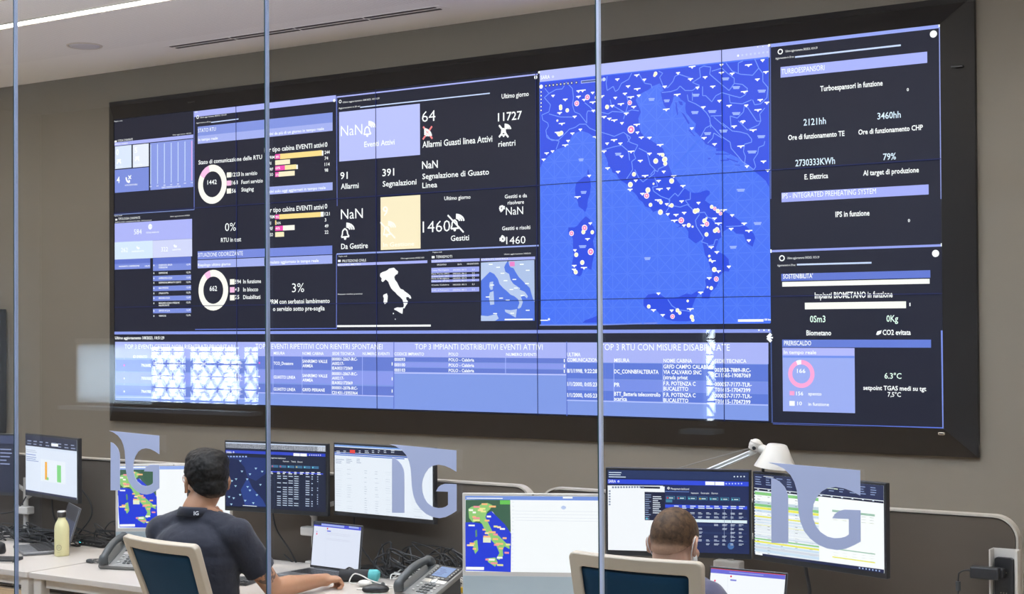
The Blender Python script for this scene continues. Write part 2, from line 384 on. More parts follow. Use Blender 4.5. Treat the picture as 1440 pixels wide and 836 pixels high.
# ------------------------------------------------------------------ glass partition
LOGO_S = [(83, 165), (118, 178), (150, 205), (178, 240), (196, 285), (203, 330), (203, 710), (83, 708)]
LOGO_G = [(60, 36), (120, 57), (175, 90), (220, 140), (248, 200), (265, 270), (272, 360), (277, 450), (290, 530), (318, 610), (362, 672), (420, 722), (480, 750), (550, 762), (610, 750), (665, 722),
          (715, 690), (715, 428), (600, 424), (562, 437), (535, 460), (515, 498), (632, 503), (632, 630), (610, 648), (575, 660), (530, 663), (480, 650), (430, 612), (400, 565), (380, 505), (375, 440), (383, 380), (405, 325), (440, 275), (480, 248), (540, 237), (600, 248), (655, 272), (713, 306), (713, 97)]
lg = Board((0, GLASS_Y-.0075, 0), (1, 0, 0), (0, 0, 1)).crop(540, 620, 660, 836)
LS, LG = ([lg.uv(*p) for p in q] for q in (LOGO_S, LOGO_G)); LX = 6.2385
m_vin = mat('frosted_vinyl', (.60, .645, .84), .6)
JOINTS = [3.731, 4.734, 5.737, 6.737, 7.740]
GL_L = ['glass partition pane cut off by the left edge of the picture', 'glass pane whose pale letter sticker covers the map on the left-hand desktop computer', 'glass pane whose pale letter sticker covers the right end of a white monitor', 'glass pane whose pale letter sticker covers the spreadsheet monitor']
for i in range(4):
    xa, xb = JOINTS[i]+.007, JOINTS[i+1]-.007
    g = tag(MB().box((0, 0, 1.84), (xb-xa, .012, 3.66)).build('glass_pane', M_GLASS, loc=((xa+xb)/2, GLASS_Y, 0)), GL_L[i], 'glass partition', 'glass partition panes')
    b = MB()
    for Q in (LS, LG): b.prism([(u-LX, -.0075, v) for u, v in Q], (0, .001, 0))
    o = b.build('letter_sticker', m_vin, g); o['label'] = 'pale blue vinyl letters IG'
m_j = mat('polycarbonate_joint', (.66, .70, .84), .18, spec=.8); m_j2 = mat('blue_grey_joint', (.30, .35, .50), .18, spec=.8); m_e = mat('green_glass_edge', (.03, .075, .075), .12, spec=.8)
for x, l in zip(JOINTS[1:4], ['slim vertical glass joint near the left edge of the picture', 'slim vertical glass joint in front of the seated person with black hair', 'slim pale vertical glass joint crossing the map of Italy']):
    o = MB().box((.0012, 0, 1.84), (.0062 if x > 6 else .0044, .0105, 3.66)).build('joint_strip', m_j if x > 6 else m_j2, loc=(x, GLASS_Y, 0)); tag(o, l, 'joint strip', 'glass joint strips')
    MB().box((-.0036, 0, 1.84), (.0030, .0100, 3.66)).build('glass_edge', m_e, o)
sbox('trim_1', XL, XR, GLASS_Y-.03, GLASS_Y+.03, 0, .01, M_ALU); sbox('trim_2', XL, XR, GLASS_Y-.03, GLASS_Y+.03, CEIL-.05, CEIL, M_ALU)

# ------------------------------------------------------------------ display on the far wall at the left edge
t = thing('wall_display', 'dark wall display cut off by the left edge of the picture', 'display', (-1.85, WALL_Y-.05, 1.0))
MB().box((0, 0, .49), (1.04, .06, .97), bev=.006).build('housing', M_BLACK, t)
MB().box((0, -.031, .50), (1.0, .004, .90)).build('screen', mat('dark_screen', (.03, .04, .05), .2), t)

# ------------------------------------------------------------------ the video wall
PW, PH = 1.2135, .6843
VW = thing('video_wall', 'huge video wall of dashboards and a blue map in a charcoal frame', 'video wall', (PW*2.5, WALL_Y, TVZ))
def vw(x, y, z): return Vector((x, y, z))-VW.location
for i in range(5):
    for j in range(3):
        MB().box(vw((i+.5)*PW, .026, TVZ+(j+.5)*PH), (PW-.004, .05, PH-.004)).build('display_panel', emis('panel_black', lin((17, 22, 46)), 1), VW)
x0, x1, z0, z1 = 0, 5*PW, TVZ, TVZ+3*PH; fw_, dy = .15, .10
I = [(x0, z0), (x1, z0), (x1, z1), (x0, z1)]; O = [(x0-fw_, z0-fw_), (x1+fw_, z0-fw_), (x1+fw_, z1+fw_), (x0-fw_, z1+fw_)]
for k in range(4):
    a, b_ = I[k], I[(k+1) % 4]; c, d = O[(k+1) % 4], O[k]; m = MB().bm
    P = [vw(a[0], -.004, a[1]), vw(b_[0], -.004, b_[1]), vw(c[0], dy-.012, c[1]), vw(d[0], dy-.012, d[1])]
    Q = [vw(a[0], WALL_Y-.002, a[1]), vw(b_[0], WALL_Y-.002, b_[1]), vw(c[0], WALL_Y-.002, c[1]), vw(d[0], WALL_Y-.002, d[1])]
    b = MB(); A = [b.bm.verts.new(p) for p in P]; B = [b.bm.verts.new(p) for p in Q]
    b.bm.faces.new(A); b.bm.faces.new(B[::-1])
    for q in range(4): b.bm.faces.new((A[q], B[q], B[(q+1) % 4], A[(q+1) % 4]))
    b.build('frame_side', M_FRAME, VW, bevel=.002)
for px, py, w in ((271, 144, .07), (693, 96.5, .07), (1345, 94, .07)):
    p = aty(px, py, .05 if px < 1300 else .04); MB().box(p-VW.location, (w, .03, .012), bev=.003).build('camera_slot', M_BLACK, VW)
p = aty(1324, 610.3, .0); o = MB().box(p-VW.location, (.034, .012, .014), bev=.004).build('badge', mat('badge_metal', (.55, .50, .42), .35, .6), VW)
o = MB().box(p-VW.location+Vector((0, -.006, 0)), (.022, .002, .006)).build('badge_inlay', M_BLACK, o)
TVO = (0, 0, TVZ)
def board(): return Board(TVO, (1, 0, 0), (0, 0, 1))
def done(b, label):
    o = b.build('dashboard_window', (SCR_TV, SCR_TVT), VW, VW.location); o['label'] = label; return o
LP = (172, 178, 248); MBL = (122, 140, 222); DKB = (92, 112, 205); WH = (255, 255, 255); CR = (255, 250, 238); YE = (255, 222, 140); MG = (248, 70, 178); LPK = (252, 190, 228); DK = (26, 29, 48); PALE = (200, 214, 250)
def stamp(b, ring, t1, t2, h1, h2, ln, w=.007):
    b.ring(*ring, .62, WH); b.text('Ultimo aggiornamento 3/8/2023, 10:51:29', *t1, h1, bold=.0); b.text('Aggiornamento in 20 sec', *t2, h2, bold=0); b.line(ln, w, PALE)
def bell(b, x, y, s, slash=False, col=WH):
    P = [(-.30, .32), (-.22, .1), (-.2, -.18), (-.02, -.38), (.16, -.22), (.2, .06), (.32, .26), (-.30, .32)]
    b.line([(x+p*s, y+q*s) for p, q in P], .0048*s/40, col); b.ring(x, y+.4*s, .1*s, .0, col)
    for k, r in enumerate((.28, .45, .62)):
        b.line([(x+.1*s+r*s*math.cos(a), y-.3*s-r*s*.8*math.sin(a)) for a in (0, .4, .8, 1.2, 1.57)], .0056*s/40, col)
    if slash: b.line([(x-.55*s, y-.75*s), (x+.7*s, y+.6*s)], .005*s/40, col)
# --- call queue
b = board().crop(155, 150, 335, 1158)
b.T([('Pagina web', 38, 140, 112, 132)], 9, bold=0); b.T([('Ultimo aggiornamento 3/8/2023', 566, 262, 735, 240)], 9, bold=0)
b.line([(40, 318), (60, 314)], .012, WH); b.T([('CODA CHIAMATE', 70, 318, 205, 302)], 18, bold=0)
b.rect(40, 326, 752, 285, LP); b.T([('RIEPILOGO CHIAMATE', 42, 348, 160, 330)], 9)
b.rect(44, 362, 193, 552, (222, 232, 255)); b.rect(205, 348, 349, 540, (236, 239, 255)); b.rect(42, 575, 350, 758, MBL); b.rect(362, 332, 752, 727, (138, 154, 232))
b.T([('0', 55, 440, 78, 437)], 52); b.T([('5', 222, 420, 245, 418)], 48); b.T([('4', 60, 692, 88, 688)], 55); b.T([('NON DISPONIBILI', 135, 720, 248, 708)], 14, bold=.0)
for x, y in ((80, 505), (245, 480)): b.line([(x-18, y+14), (x-8, y-8), (x+8, y-10), (x+18, y+10)], .012, WH); b.line([(x-16, y-20), (x+18, y-24)], .01, WH)
b.T([('IN CODA', 55, 550, 115, 544)], 9, bold=0); b.T([('IN ATTESA', 222, 533, 290, 525)], 9, bold=0)
b.line([(145, 640), (148, 665), (162, 685), (178, 680), (168, 668)], .014, WH); b.line([(165, 625), (190, 655)], .008, WH); b.line([(190, 622), (165, 658)], .008, WH)
for k in range(7):
    x = 367+k*62; y = 345-k*6; b.line([(x, y), (x, y+360)], .009, (190, 205, 245) if k < 6 else (235, 165, 225)); b.T([(str(k*20), x-9, y+386, x+9, y+385)], 12, bold=0)
b.T([('TEMPO MASSIMO DI ATTESA', 465, 740, 638, 724)], 13, bold=.0)
done(b, 'call queue dashboard with pale tiles')
# --- call types
b = board().crop(155, 280, 285, 572)
b.line([(25, 98), (520, 66)], .006, (120, 135, 190)); b.line([(520, 0), (520, 66)], .006, (100, 112, 190))
b.T([('Pagina web', 22, 108, 75, 104)], 6, bold=0); b.T([('Ultimo aggiornamento 3/8/2023', 372, 112, 492, 102)], 7, bold=0)
b.line([(32, 129), (44, 128)], .012, WH); b.T([('TIPOLOGIA CHIAMATE', 50, 131, 186, 119)], 14, bold=0); b.T([('RIEPILOGO CHIAMATE PER TIPOLOGIA', 32, 148, 258, 130)], 6, bold=0)
b.rect(28, 152, 507, 246, (176, 181, 250)); b.rect(28, 268, 264, 366, (218, 234, 255)); b.rect(264, 259, 507, 355, (214, 217, 252))
b.T([('584', 148, 220, 195, 216)], 31, bold=0); b.T([('TOTALE RICEVUTE', 222, 214, 302, 209)], 9); b.ring(248, 172, 12, .55, WH); b.line([(248, 155), (248, 186)], .012, WH)
b.T([('262', 68, 330, 110, 328), ('322', 316, 326, 358, 322)], 27, bold=0); b.T([('ASSEGNATE', 132, 330, 210, 325), ('GESTITE', 384, 320, 438, 316)], 9)
b.line([(165, 295), (172, 308), (182, 303)], .012, WH); b.line([(395, 285), (403, 297), (412, 292)], .014, WH)
b.rect(28, 376, 248, 400, DKB); b.rect(28, 403, 248, 430, MBL); b.T([('INCIDENTE / DISPERSIONE', 55, 423, 182, 416), ('100,0%', 215, 420, 247, 416)], 9)
b.rect(265, 366, 501, 398, DKB); b.rect(265, 400, 501, 438, MBL)
rows = [(415, 'DISSERVIZIO SENZA'), (430, 'DISPERSIONE'), (464, 'DISPERSIONE'), (496, 'DISPERSIONE ACQUA'), (524, 'DISPERSIONE IMPIANTO CLIENTE'), (557, 'MANUTENZIONE'), (589, 'STRADA ROTTA'), (619, 'MANCANZA ACQUA'), (650, 'MANCANZA ACQUA O PRESSIONE'), (665, 'INSUFFICIENTE'), (697, 'SERVIZIO ACQUA'), (729, 'VERIFICHE')]
for y in (475, 538, 600, 678): b.rect(265, y+2, 501, y+27, MBL)
for y, t in rows:
    b.text(t, 302, y, 302+len(t)*4.9, y-4, 10, bold=.01)
    if t not in ('DISPERSIONE', 'INSUFFICIENTE') or y == 464: b.text('12,3%', 472, y-4, 498, y-6, 10); b.text('1', 269, y+1, 273, y+1, 10)
done(b, 'call type dashboard with lilac panel and striped table')
# --- RTU state
b = board().full(); b.rect(272.2, 156.9, 472.5, 142.5, LP)
b.crop(270, 140, 480, 1170)
b.line([(17, 95), (18, 836)], .006, (105, 120, 200)); b.line([(1132, 0), (1138, 836)], .006, (85, 98, 170))
b.T([('ANRA', 22, 105, 45, 103)], 10); b.ring(1115, 8, 9, 0, WH)
stamp(b, (45, 138, 10), (65, 147, 270, 120), (35, 190, 148, 172), 10, 9, [(150, 180), (365, 153)])
b.rect(45, 214, 1102, 180, (128, 146, 226)); b.rect(45, 285, 1102, 245, (165, 176, 242)); b.line([(573, 238), (573, 296)], .006, DK)
b.T([('STATO RTU', 48, 260, 188, 248)], 29, bold=0); b.T([('In tempo reale', 50, 328, 203, 312)], 22); b.T([('Attivi da più di un giorno in tempo reale', 578, 284, 1035, 236)], 22)
b.T([('Stato di comunicazione delle RTU', 52, 510, 550, 465)], 32)
def donut(x, y, rx, ri, a0, a1, c1=CR, c2=LPK): b.ring(x, y, rx, ri, c1, 2, a1, a0+360); b.ring(x, y, rx, ri, c2, 2, a0, a1)
donut(160, 665, 112, .66, 105, 150); b.T([('1442', 122, 668, 195, 660)], 34)
for y, c in ((573, CR), (637, LPK), (699, CR)): b.rect(273, y, 307, y+37, c)
b.T([('1223', 312, 605, 376, 598), ('163', 312, 668, 360, 663), ('56', 312, 732, 345, 729), ('In servizio', 388, 600, 512, 587), ('Fuori servizio', 388, 663, 556, 646), ('Staging', 388, 722, 485, 713)], 30)
b.T([('Per tipo cabina EVENTI attivi', 568, 415, 1035, 373), ('0', 1042, 372, 1062, 369)], 36)
b.rect(652, 430, 690, 466, MG); b.rect(690, 427, 1018, 440, YE); b.rect(1018, 402, 1030, 440, WH); b.rect(652, 478, 768, 505, (255, 240, 205)); b.rect(652, 522, 728, 553, MG); b.rect(728, 516, 818, 545, (255, 232, 165)); b.rect(818, 512, 830, 545, WH); b.rect(652, 570, 680, 606, MG); b.rect(680, 568, 805, 596, (255, 240, 205))
b.T([('38%', 656, 460, 684, 456), ('63%', 656, 548, 692, 545), ('37%', 656, 602, 682, 600)], 18); b.T([('PRM', 600, 467, 648, 462), ('RI', 607, 512, 622, 510), ('PRF', 600, 560, 637, 556), ('GISO', 590, 602, 637, 598)], 22)
b.T([('244', 1040, 428, 1080, 420), ('74', 1040, 474, 1068, 470), ('114', 1040, 522, 1080, 516), ('98', 1040, 568, 1068, 564)], 25)
b.rect(573, 688, 1102, 711, (165, 176, 242)); b.T([('Attivi solo oggi aggiornati in tempo reale', 580, 735, 1048, 694)], 22)
b.crop(270, 280, 480, 924)
b.T([('0%', 205, 200, 273, 193)], 50, bold=-.004); b.T([('RTU in test', 180, 268, 305, 260)], 26)
b.rect(35, 325, 868, 342, (118, 136, 222)); b.rect(35, 380, 868, 400, (165, 176, 242)); b.line([(450, 365), (450, 412)], .006, DK)
b.T([('SITUAZIONE ODORIZZANTE', 38, 360, 316, 348)], 25, bold=0); b.T([('Riepilogo ultimo giorno', 38, 418, 240, 408)], 17); b.T([('Cumulato aggiornato in tempo reale', 455, 402, 785, 386)], 18)
b.T([('Per tipo cabina EVENTI attivi', 455, 85, 815, 56), ('0', 822, 60, 838, 57)], 29)
b.rect(515, 98, 540, 124, MG); b.rect(540, 96, 797, 111, YE); b.rect(797, 80, 815, 109, WH); b.rect(515, 132, 522, 160, YE); b.rect(515, 168, 563, 196, MG); b.rect(563, 165, 635, 192, CR); b.rect(515, 206, 570, 233, (255, 240, 195))
b.T([('9%', 518, 120, 538, 118), ('50%', 524, 157, 550, 155), ('45%', 518, 190, 545, 188)], 14); b.T([('121', 822, 103, 853, 100), ('3', 822, 140, 832, 139), ('49', 822, 178, 845, 176), ('22', 822, 216, 845, 214), ('PRM', 478, 122, 512, 119), ('RI', 481, 160, 490, 159), ('PRF', 478, 194, 502, 192), ('GISO', 472, 232, 502, 230)], 20)
donut(132, 565, 92, .67, 103, 127); b.T([('662', 110, 570, 156, 566)], 30)
for y, c in ((497, CR), (546, LPK), (595, CR)): b.rect(235, y, 264, y+33, c)
b.T([('594', 267, 525, 304, 523), ('43', 267, 573, 293, 572), ('25', 267, 620, 293, 619), ('In funzione', 318, 523, 428, 517), ('In blocco', 318, 573, 410, 569), ('Disabilitati', 318, 620, 424, 616)], 24)
b.T([('3%', 620, 578, 695, 573)], 55, bold=-.004); b.T([('PRM con serbatoi lambimento', 478, 650, 853, 641), ('o servizio sotto pre-soglia', 502, 694, 822, 689)], 27); b.line([(20, 808), (895, 802)], .006, DKB)
done(b, 'station status dashboard with two ring charts')
# --- active events
b = board().full(); b.rect(473, 135.8, 756.3, 105.5, LP)
b.crop(465, 100, 765, 1440)
b.line([(42, 170), (42, 672)], .006, (110, 125, 205)); b.ring(1385, 42, 11, 0, WH)
stamp(b, (65, 206, 9), (82, 217, 330, 184), (55, 257, 200, 238), 11, 10, [(200, 245), (1075, 150)], .007)
b.rect(57, 278, 604, 566, (188, 194, 255)); b.T([('NaN', 70, 441, 215, 430)], 70, bold=-.005); b.T([('Eventi Attivi', 228, 514, 432, 495)], 36); bell(b, 248, 404, 78)
b.T([('Ultimo giorno', 1155, 187, 1338, 172)], 31); b.T([('64', 617, 345, 708, 338)], 72, bold=-.005); b.T([('Allarmi Guasti linea Attivi', 620, 518, 1092, 480)], 42); b.T([('11727', 1130, 340, 1292, 326)], 55); b.T([('rientri', 1133, 512, 1248, 504)], 38)
b.line([(625, 376), (687, 457)], .012, (250, 130, 130)); b.line([(685, 373), (623, 462)], .012, (250, 130, 130))
for r in (18, 32, 46): b.line([(632+r*math.cos(a), 440-r*math.sin(a)) for a in (0, .4, .8, 1.2, 1.57)], .016, WH)
b.line([(1137, 366), (1200, 447)], .012, WH); b.line([(1200, 362), (1137, 447)], .012, WH); bell(b, 1168, 412, 66)
b.crop(465, 220, 765, 1440)
b.T([('91', 66, 155, 116, 151)], 46); b.T([('Allarmi', 70, 222, 190, 214), ('Linea', 620, 215, 720, 209)], 36); b.T([('391', 350, 135, 430, 129)], 48); b.T([('Segnalazioni', 352, 205, 580, 189)], 36); b.T([('NaN', 618, 85, 724, 78)], 50); b.T([('Segnalazione di Guasto', 620, 155, 1070, 124)], 37)
b.T([('NaN', 70, 425, 218, 417)], 66, bold=0); bell(b, 98, 520, 84); b.T([('Da Gestire', 72, 627, 252, 617)], 36)
b.rect(337, 278, 607, 622, (255, 238, 200)); b.T([('9', 352, 402, 388, 400)], 62, (255, 251, 240)); b.T([('In Gestione', 355, 612, 565, 600)], 28, (255, 249, 235)); bell(b, 380, 505, 80, True, (255, 250, 238))
b.T([('Ultimo giorno', 768, 297, 945, 285), ('Gestiti e da', 1176, 285, 1326, 277), ('risolvere', 1196, 326, 1306, 320), ('Gestiti e risolti', 1158, 500, 1348, 491)], 25); b.T([('1460', 622, 516, 808, 507)], 76, bold=-.005); bell(b, 838, 462, 86, True); b.T([('Gestiti', 812, 572, 935, 566)], 36)
b.T([('NaN', 1184, 397, 1300, 391)], 52, bold=0); b.T([('1460', 1186, 594, 1316, 588)], 50, bold=0)
b.line([(1142, 345), (1150, 338), (1165, 338), (1165, 358), (1155, 360), (1155, 372), (1148, 368), (1142, 345)], .013, WH); b.rect(1166, 336, 1176, 358, WH); b.rect(1140, 550, 1150, 572, WH); b.line([(1152, 572), (1172, 570), (1174, 548), (1162, 548), (1162, 535), (1152, 552), (1152, 572)], .013, WH)
b.line([(42, 660), (1405, 603)], .009, (150, 165, 230))
done(b, 'active events dashboard with lilac tile and yellow tile')
# --- civil protection
ITA = [(335, 192), (350, 182), (372, 175), (385, 168), (395, 158), (428, 152), (440, 165), (456, 178), (452, 195), (440, 200), (430, 215), (435, 235), (448, 250), (460, 275), (472, 295), (492, 302), (500, 312), (520, 325), (540, 343), (545, 360), (535, 362), (525, 350), (510, 352), (512, 368), (522, 378), (518, 395), (508, 410), (498, 428), (490, 425), (495, 405), (490, 385), (485, 368), (468, 350), (450, 335), (438, 320), (420, 305), (408, 290), (398, 270), (390, 248), (372, 232), (352, 250), (342, 240), (345, 225), (333, 210)]
SIC = [(430, 428), (450, 420), (470, 422), (490, 420), (488, 440), (485, 465), (465, 455), (445, 442), (430, 436)]; SAR = [(358, 335), (380, 325), (386, 345), (382, 390), (365, 398), (357, 385), (360, 360), (354, 345)]
b = board().crop(465, 345, 765, 1440)
b.line([(40, 62), (660, 38)], .007, (120, 135, 200)); b.line([(40, 62), (40, 566)], .006, (100, 115, 195))
b.T([('Pagina web', 55, 80, 112, 76)], 8, bold=0); b.T([('PROTEZIONE CIVILE', 80, 116, 240, 107)], 17, bold=0); b.line([(50, 107), (68, 106)], .014, WH)
b.rect(48, 124, 653, 121, LP); b.T([('RISCHIO METEO', 48, 138, 205, 127)], 9); b.T([('Ultimo aggiornamento 3/8/2023 10:51', 475, 94, 632, 84)], 9, bold=0)
for P in (ITA, SIC, SAR): b.poly(P, WH, 2)
b.ring(424, 462, 4, 0, WH); b.ring(437, 500, 3, 0, WH); b.T([('Nessun rischio previsto', 50, 336, 215, 333)], 9, bold=0); b.rect(43, 541, 676, 550, WH)
done(b, 'civil protection window with white outline of Italy')
# --- earthquakes
b = board().crop(465, 345, 765, 1440)
b.T([('Pagina web', 690, 52, 752, 48)], 8, bold=0); b.line([(683, 82), (702, 81)], .014, WH); b.T([('TERREMOTI', 712, 88, 820, 82)], 17, bold=0); b.rect(680, 100, 1006, 108, LP); b.T([('ULTIMI EVENTI SISMICI IN ITALIA', 682, 113, 882, 104)], 8, bold=0)
b.T([('EPICENTRO', 720, 138, 782, 135), ('DATA', 858, 135, 886, 133), ('MAGNITUDO', 922, 132, 1000, 128)], 10, bold=0); b.T([('Ultimo aggiornamento 3/8/2023', 1172, 66, 1352, 57)], 9, bold=0)
yy = [(154, 185, 1), (187, 202, 0), (204, 217, 1), (219, 233, 0), (236, 250, 1), (252, 286, 0), (290, 319, 1)]; nm = ['Costa Marchigiana', 'Pieve Torina (MC)', 'Cittareale (RI)', 'Pieve di Bovigliana', 'Norcia (PG)', 'Costa Calabra', 'Golfo di Policastro']
for (ya, yb, f), t in zip(yy, nm):
    if f: b.rect(680, ya, 1003, yb-6, (158, 166, 240))
    ym = (ya+yb)/2; b.text(t, 682, ym+5, 800, ym+1, 9, bold=0); b.text('3/8/2023, 08:12', 825, ym+3, 918, ym, 9, bold=0); b.text('2,3', 955, ym, 972, ym-1, 10, bold=0)
b.rect(1015, 90, 1380, 96, LP); b.T([('EVENTI SISMICI', 1018, 101, 1195, 94)], 9, bold=0); b.rect(1015, 118, 1377, 510, (78, 116, 228))
L2 = (186, 202, 238)
b.poly([(1015, 118), (1150, 110), (1195, 108), (1180, 130), (1172, 150), (1180, 180), (1205, 195), (1215, 235), (1235, 262), (1280, 292), (1275, 300), (1310, 315), (1332, 345), (1325, 360), (1305, 340), (1285, 350), (1298, 385), (1285, 420), (1270, 430), (1262, 425), (1275, 390), (1265, 365), (1240, 345), (1215, 335), (1190, 310), (1165, 290), (1140, 262), (1130, 230), (1105, 195), (1075, 180), (1050, 205), (1015, 240)], L2, 2)
b.poly([(1200, 108), (1375, 100), (1377, 385), (1365, 360), (1345, 290), (1310, 255), (1270, 215), (1245, 175), (1235, 155), (1215, 150), (1205, 135)], (176, 194, 232), 2); b.poly([(1175, 435), (1215, 440), (1258, 432), (1250, 490), (1215, 470), (1180, 452)], L2, 2); b.poly([(1075, 320), (1100, 310), (1105, 400), (1078, 405), (1068, 350)], L2, 2); b.poly([(1075, 250), (1098, 245), (1095, 300), (1080, 302), (1070, 280)], L2, 2); b.poly([(1015, 475), (1060, 480), (1120, 465), (1135, 495), (1110, 512), (1015, 512)], L2, 2)
for p in ((1080, 130), (1130, 150), (1160, 190), (1180, 240), (1220, 300), (1295, 340), (1240, 232), (1290, 130), (1330, 170), (1325, 260), (1060, 350), (1150, 358), (1195, 372), (1330, 440), (1225, 460), (1110, 462), (1090, 270), (1250, 290)): b.rect(p[0]-12, p[1]-3, p[0]+14, p[1]+3, WH, 3, 1)
b.rect(1210, 112, 1243, 143, (240, 130, 205), 3); b.rect(1175, 498, 1365, 506, WH, 3, 1)
done(b, 'earthquake window with table and small relief map')
# --- turbo expanders
b = board().crop(960, 0, 1440, 1433)
b.rect(366, 184, 1079, 118, (150, 165, 244)); b.rect(1074, 101, 1080, 114, WH, 2); b.line([(368, 186), (370, 836)], .007, (80, 95, 165)); b.line([(1079, 116), (1086, 836)], .008, (140, 150, 215)); b.rect(360, 184, 370, 195, WH, 2, 1)
b.ring(1053, 143, 15, 0, WH); stamp(b, (410, 217, 11), (432, 220, 566, 203), (390, 250, 468, 240), 9, 8, [(472, 240), (916, 190)], .009)
b.rect(411, 282, 1027, 264, (168, 177, 255)); b.T([('TURBOESPANSORI', 415, 313, 596, 298)], 22, bold=0)
b.T([('Turboespansori in funzione', 578, 384, 840, 361)], 22, bold=.02); b.T([('0', 941, 383, 950, 382)], 12, bold=.03)
b.T([('2121hh', 508, 528, 602, 523), ('3460hh', 818, 502, 916, 496), ('2730333KWh', 474, 699, 640, 690), ('79%', 842, 673, 896, 670)], 27, (225, 240, 255)); b.T([('Ore di funzionamento TE', 443, 589, 680, 573), ('Ore di funzionamento CHP', 738, 566, 1009, 547), ('E. Elettrica', 512, 754, 611, 748), ('Al target di produzione', 758, 738, 992, 725)], 21, bold=.02)
b.rect(415, 810, 1033, 817, (166, 174, 250)); b.T([('IPS - INTEGRATED PREHEATING SYSTEM', 418, 835, 812, 815)], 22, bold=0)
b.crop(960, 280, 1440, 1433); b.T([('IPS in funzione', 642, 76, 785, 71)], 22, bold=.02); b.T([('0', 946, 97, 955, 96)], 12, bold=.03)
done(b, 'turbo expander dashboard with two lilac bars')
# --- sustainability
b = board().crop(960, 280, 1440, 1433)
b.rect(370, 215, 1087, 200, (150, 162, 238)); b.rect(368, 212, 374, 226, WH, 2, 1); b.rect(1084, 186, 1090, 199, WH, 2, 1); b.ring(1062, 229, 15, 0, WH); stamp(b, (417, 249, 12), (440, 253, 574, 244), (398, 283, 474, 278), 9, 8, [(480, 276), (793, 268)], .009)
b.rect(414, 315, 1040, 331, (96, 118, 210)); b.T([("SOSTENIBILITA'", 422, 335, 547, 330)], 19); b.rect(418, 349, 1037, 356, (255, 255, 248)); b.T([('Impianti BIOMETANO in funzione', 555, 418, 882, 411)], 25, bold=.02); b.rect(513, 436, 938, 459, (255, 255, 246)); b.T([('1', 952, 450, 957, 450)], 13, bold=.03)
b.T([('0Sm3', 535, 518, 600, 516), ('0Kg', 856, 516, 905, 514)], 27, (232, 255, 240)); b.T([('Biometano', 520, 573, 624, 571), ('CO2 evitata', 840, 571, 958, 569)], 21, bold=.02); b.poly([(812, 570), (818, 556), (836, 552), (832, 566), (820, 572)], WH, 3, 1)
b.rect(418, 591, 1043, 625, (100, 124, 216)); b.T([('PRERISCALDO', 426, 615, 540, 613)], 19)
b.crop(1075, 465, 1340, 1440)
b.line([(50, 0), (60, 710)], .007, (60, 80, 140)); b.line([(1356, 0), (1368, 750)], .010, (120, 140, 225)); b.line([(65, 711), (1368, 748)], .009, (90, 115, 215))
b.rect(138, 133, 693, 633, (158, 174, 244)); b.rect(138, 133, 688, 197, (182, 186, 255), 2); b.line([(138, 200), (688, 203)], .012, (110, 140, 232), 3); b.T([('In tempo reale', 150, 180, 397, 179)], 27)
b.ring(282, 333, 101, .68, (255, 165, 215), 2); b.ring(282, 333, 101, .68, WH, 3, 90, 113); b.T([('166', 250, 325, 314, 325)], 31)
b.rect(193, 463, 230, 497, (255, 165, 215), 2); b.rect(191, 539, 232, 577, WH, 2); b.T([('156', 243, 496, 297, 496), ('10', 252, 572, 287, 573)], 28); b.T([('spento', 336, 496, 437, 497), ('in funzione', 336, 575, 494, 578)], 25)
b.T([('6.3°C', 918, 368, 1048, 369)], 42, (235, 255, 240)); b.T([('setpoint TGAS medi su tgt', 756, 454, 1237, 459)], 33, bold=.02); b.T([('7,5°C', 942, 506, 1044, 507)], 34, bold=.015)
done(b, 'sustainability dashboard with white bars and pink ring')
# --- event tables along the bottom
b = board().full(); b.rect(160.3, 466.8, 1083.5, 468.3, (140, 156, 236)); b.rect(162, 481, 1080.8, 592.4, (128, 153, 231)); b.rect(162, 481, 1080.8, 512.4, (172, 180, 248), 2)
D1, D2 = (100, 122, 212), (138, 152, 236)
b.crop(155, 460, 385, 1373); b.T([('Ultimo aggiornamento 3/8/2023, 10:51:29', 42, 104, 455, 101)], 23, bold=.02); b.T([('TOP 3 EVENTI GESTITI NON RIENTRATI PRIORITARI', 122, 184, 1045, 184)], 38, bold=.0)
b.rect(48, 275, 1240, 392, D1, 3); b.rect(48, 380, 1240, 498, D2, 3); b.rect(48, 490, 1240, 606, D1, 3); b.line([(118, 130), (118, 560)], .005, (170, 180, 245)); b.line([(48, 590), (1240, 606)], .006, (180, 188, 250), 4)
b.T([('ID EVENTO', 195, 262, 312, 262), ('DATA EVENTO', 365, 262, 470, 263), ('MISURA', 500, 263, 583, 263), ('NOME CABINA', 700, 264, 830, 264), ('SEDE TECNICA', 950, 265, 1075, 266)], 23, layer=4)
for k, y in enumerate((335, 445, 555)):
    b.T([(('79636082', '79767650', '79641900')[k], 262, y, 345, y+1), ('3/8/2023,', 365, y-15, 450, y-14), ('0:28:21', 365, y+20, 440, y+21), ('GUASTO', 500, y-12, 590, y-11), ('LINEA', 500, y+25, 562, y+25), ('GRFD SAN', 700, y-12, 800, y-11), ('DAMIANO', 700, y+25, 790, y+25), ('003938-5070-', 955, y-22, 1110, y-20), ('IRC-C0671-', 955, y+12, 1110, y+14), ('9504-4', 955, y+46, 1045, y+47)], 25, layer=4); b.ring(119, y-12, 6, 0, (255, 90, 190) if k == 0 else WH, 4)
b.crop(350, 465, 580, 1424)
b.T([('TOP 3 EVENTI RIPETITIVI CON RIENTRI SPONTANEI', 58, 160, 1165, 165)], 45, bold=0); b.T([('MISURA', 217, 211, 315, 211), ('NOME CABINA', 468, 213, 653, 213), ('SEDE TECNICA', 727, 214, 923, 215), ('NUMERO EVENTI', 992, 215, 1225, 216)], 25, layer=4)
for ya, yb, c in ((224, 354, D1), (341, 478, D2), (464, 574, D1)): b.rect(80, ya, 1262, yb, c, 3)
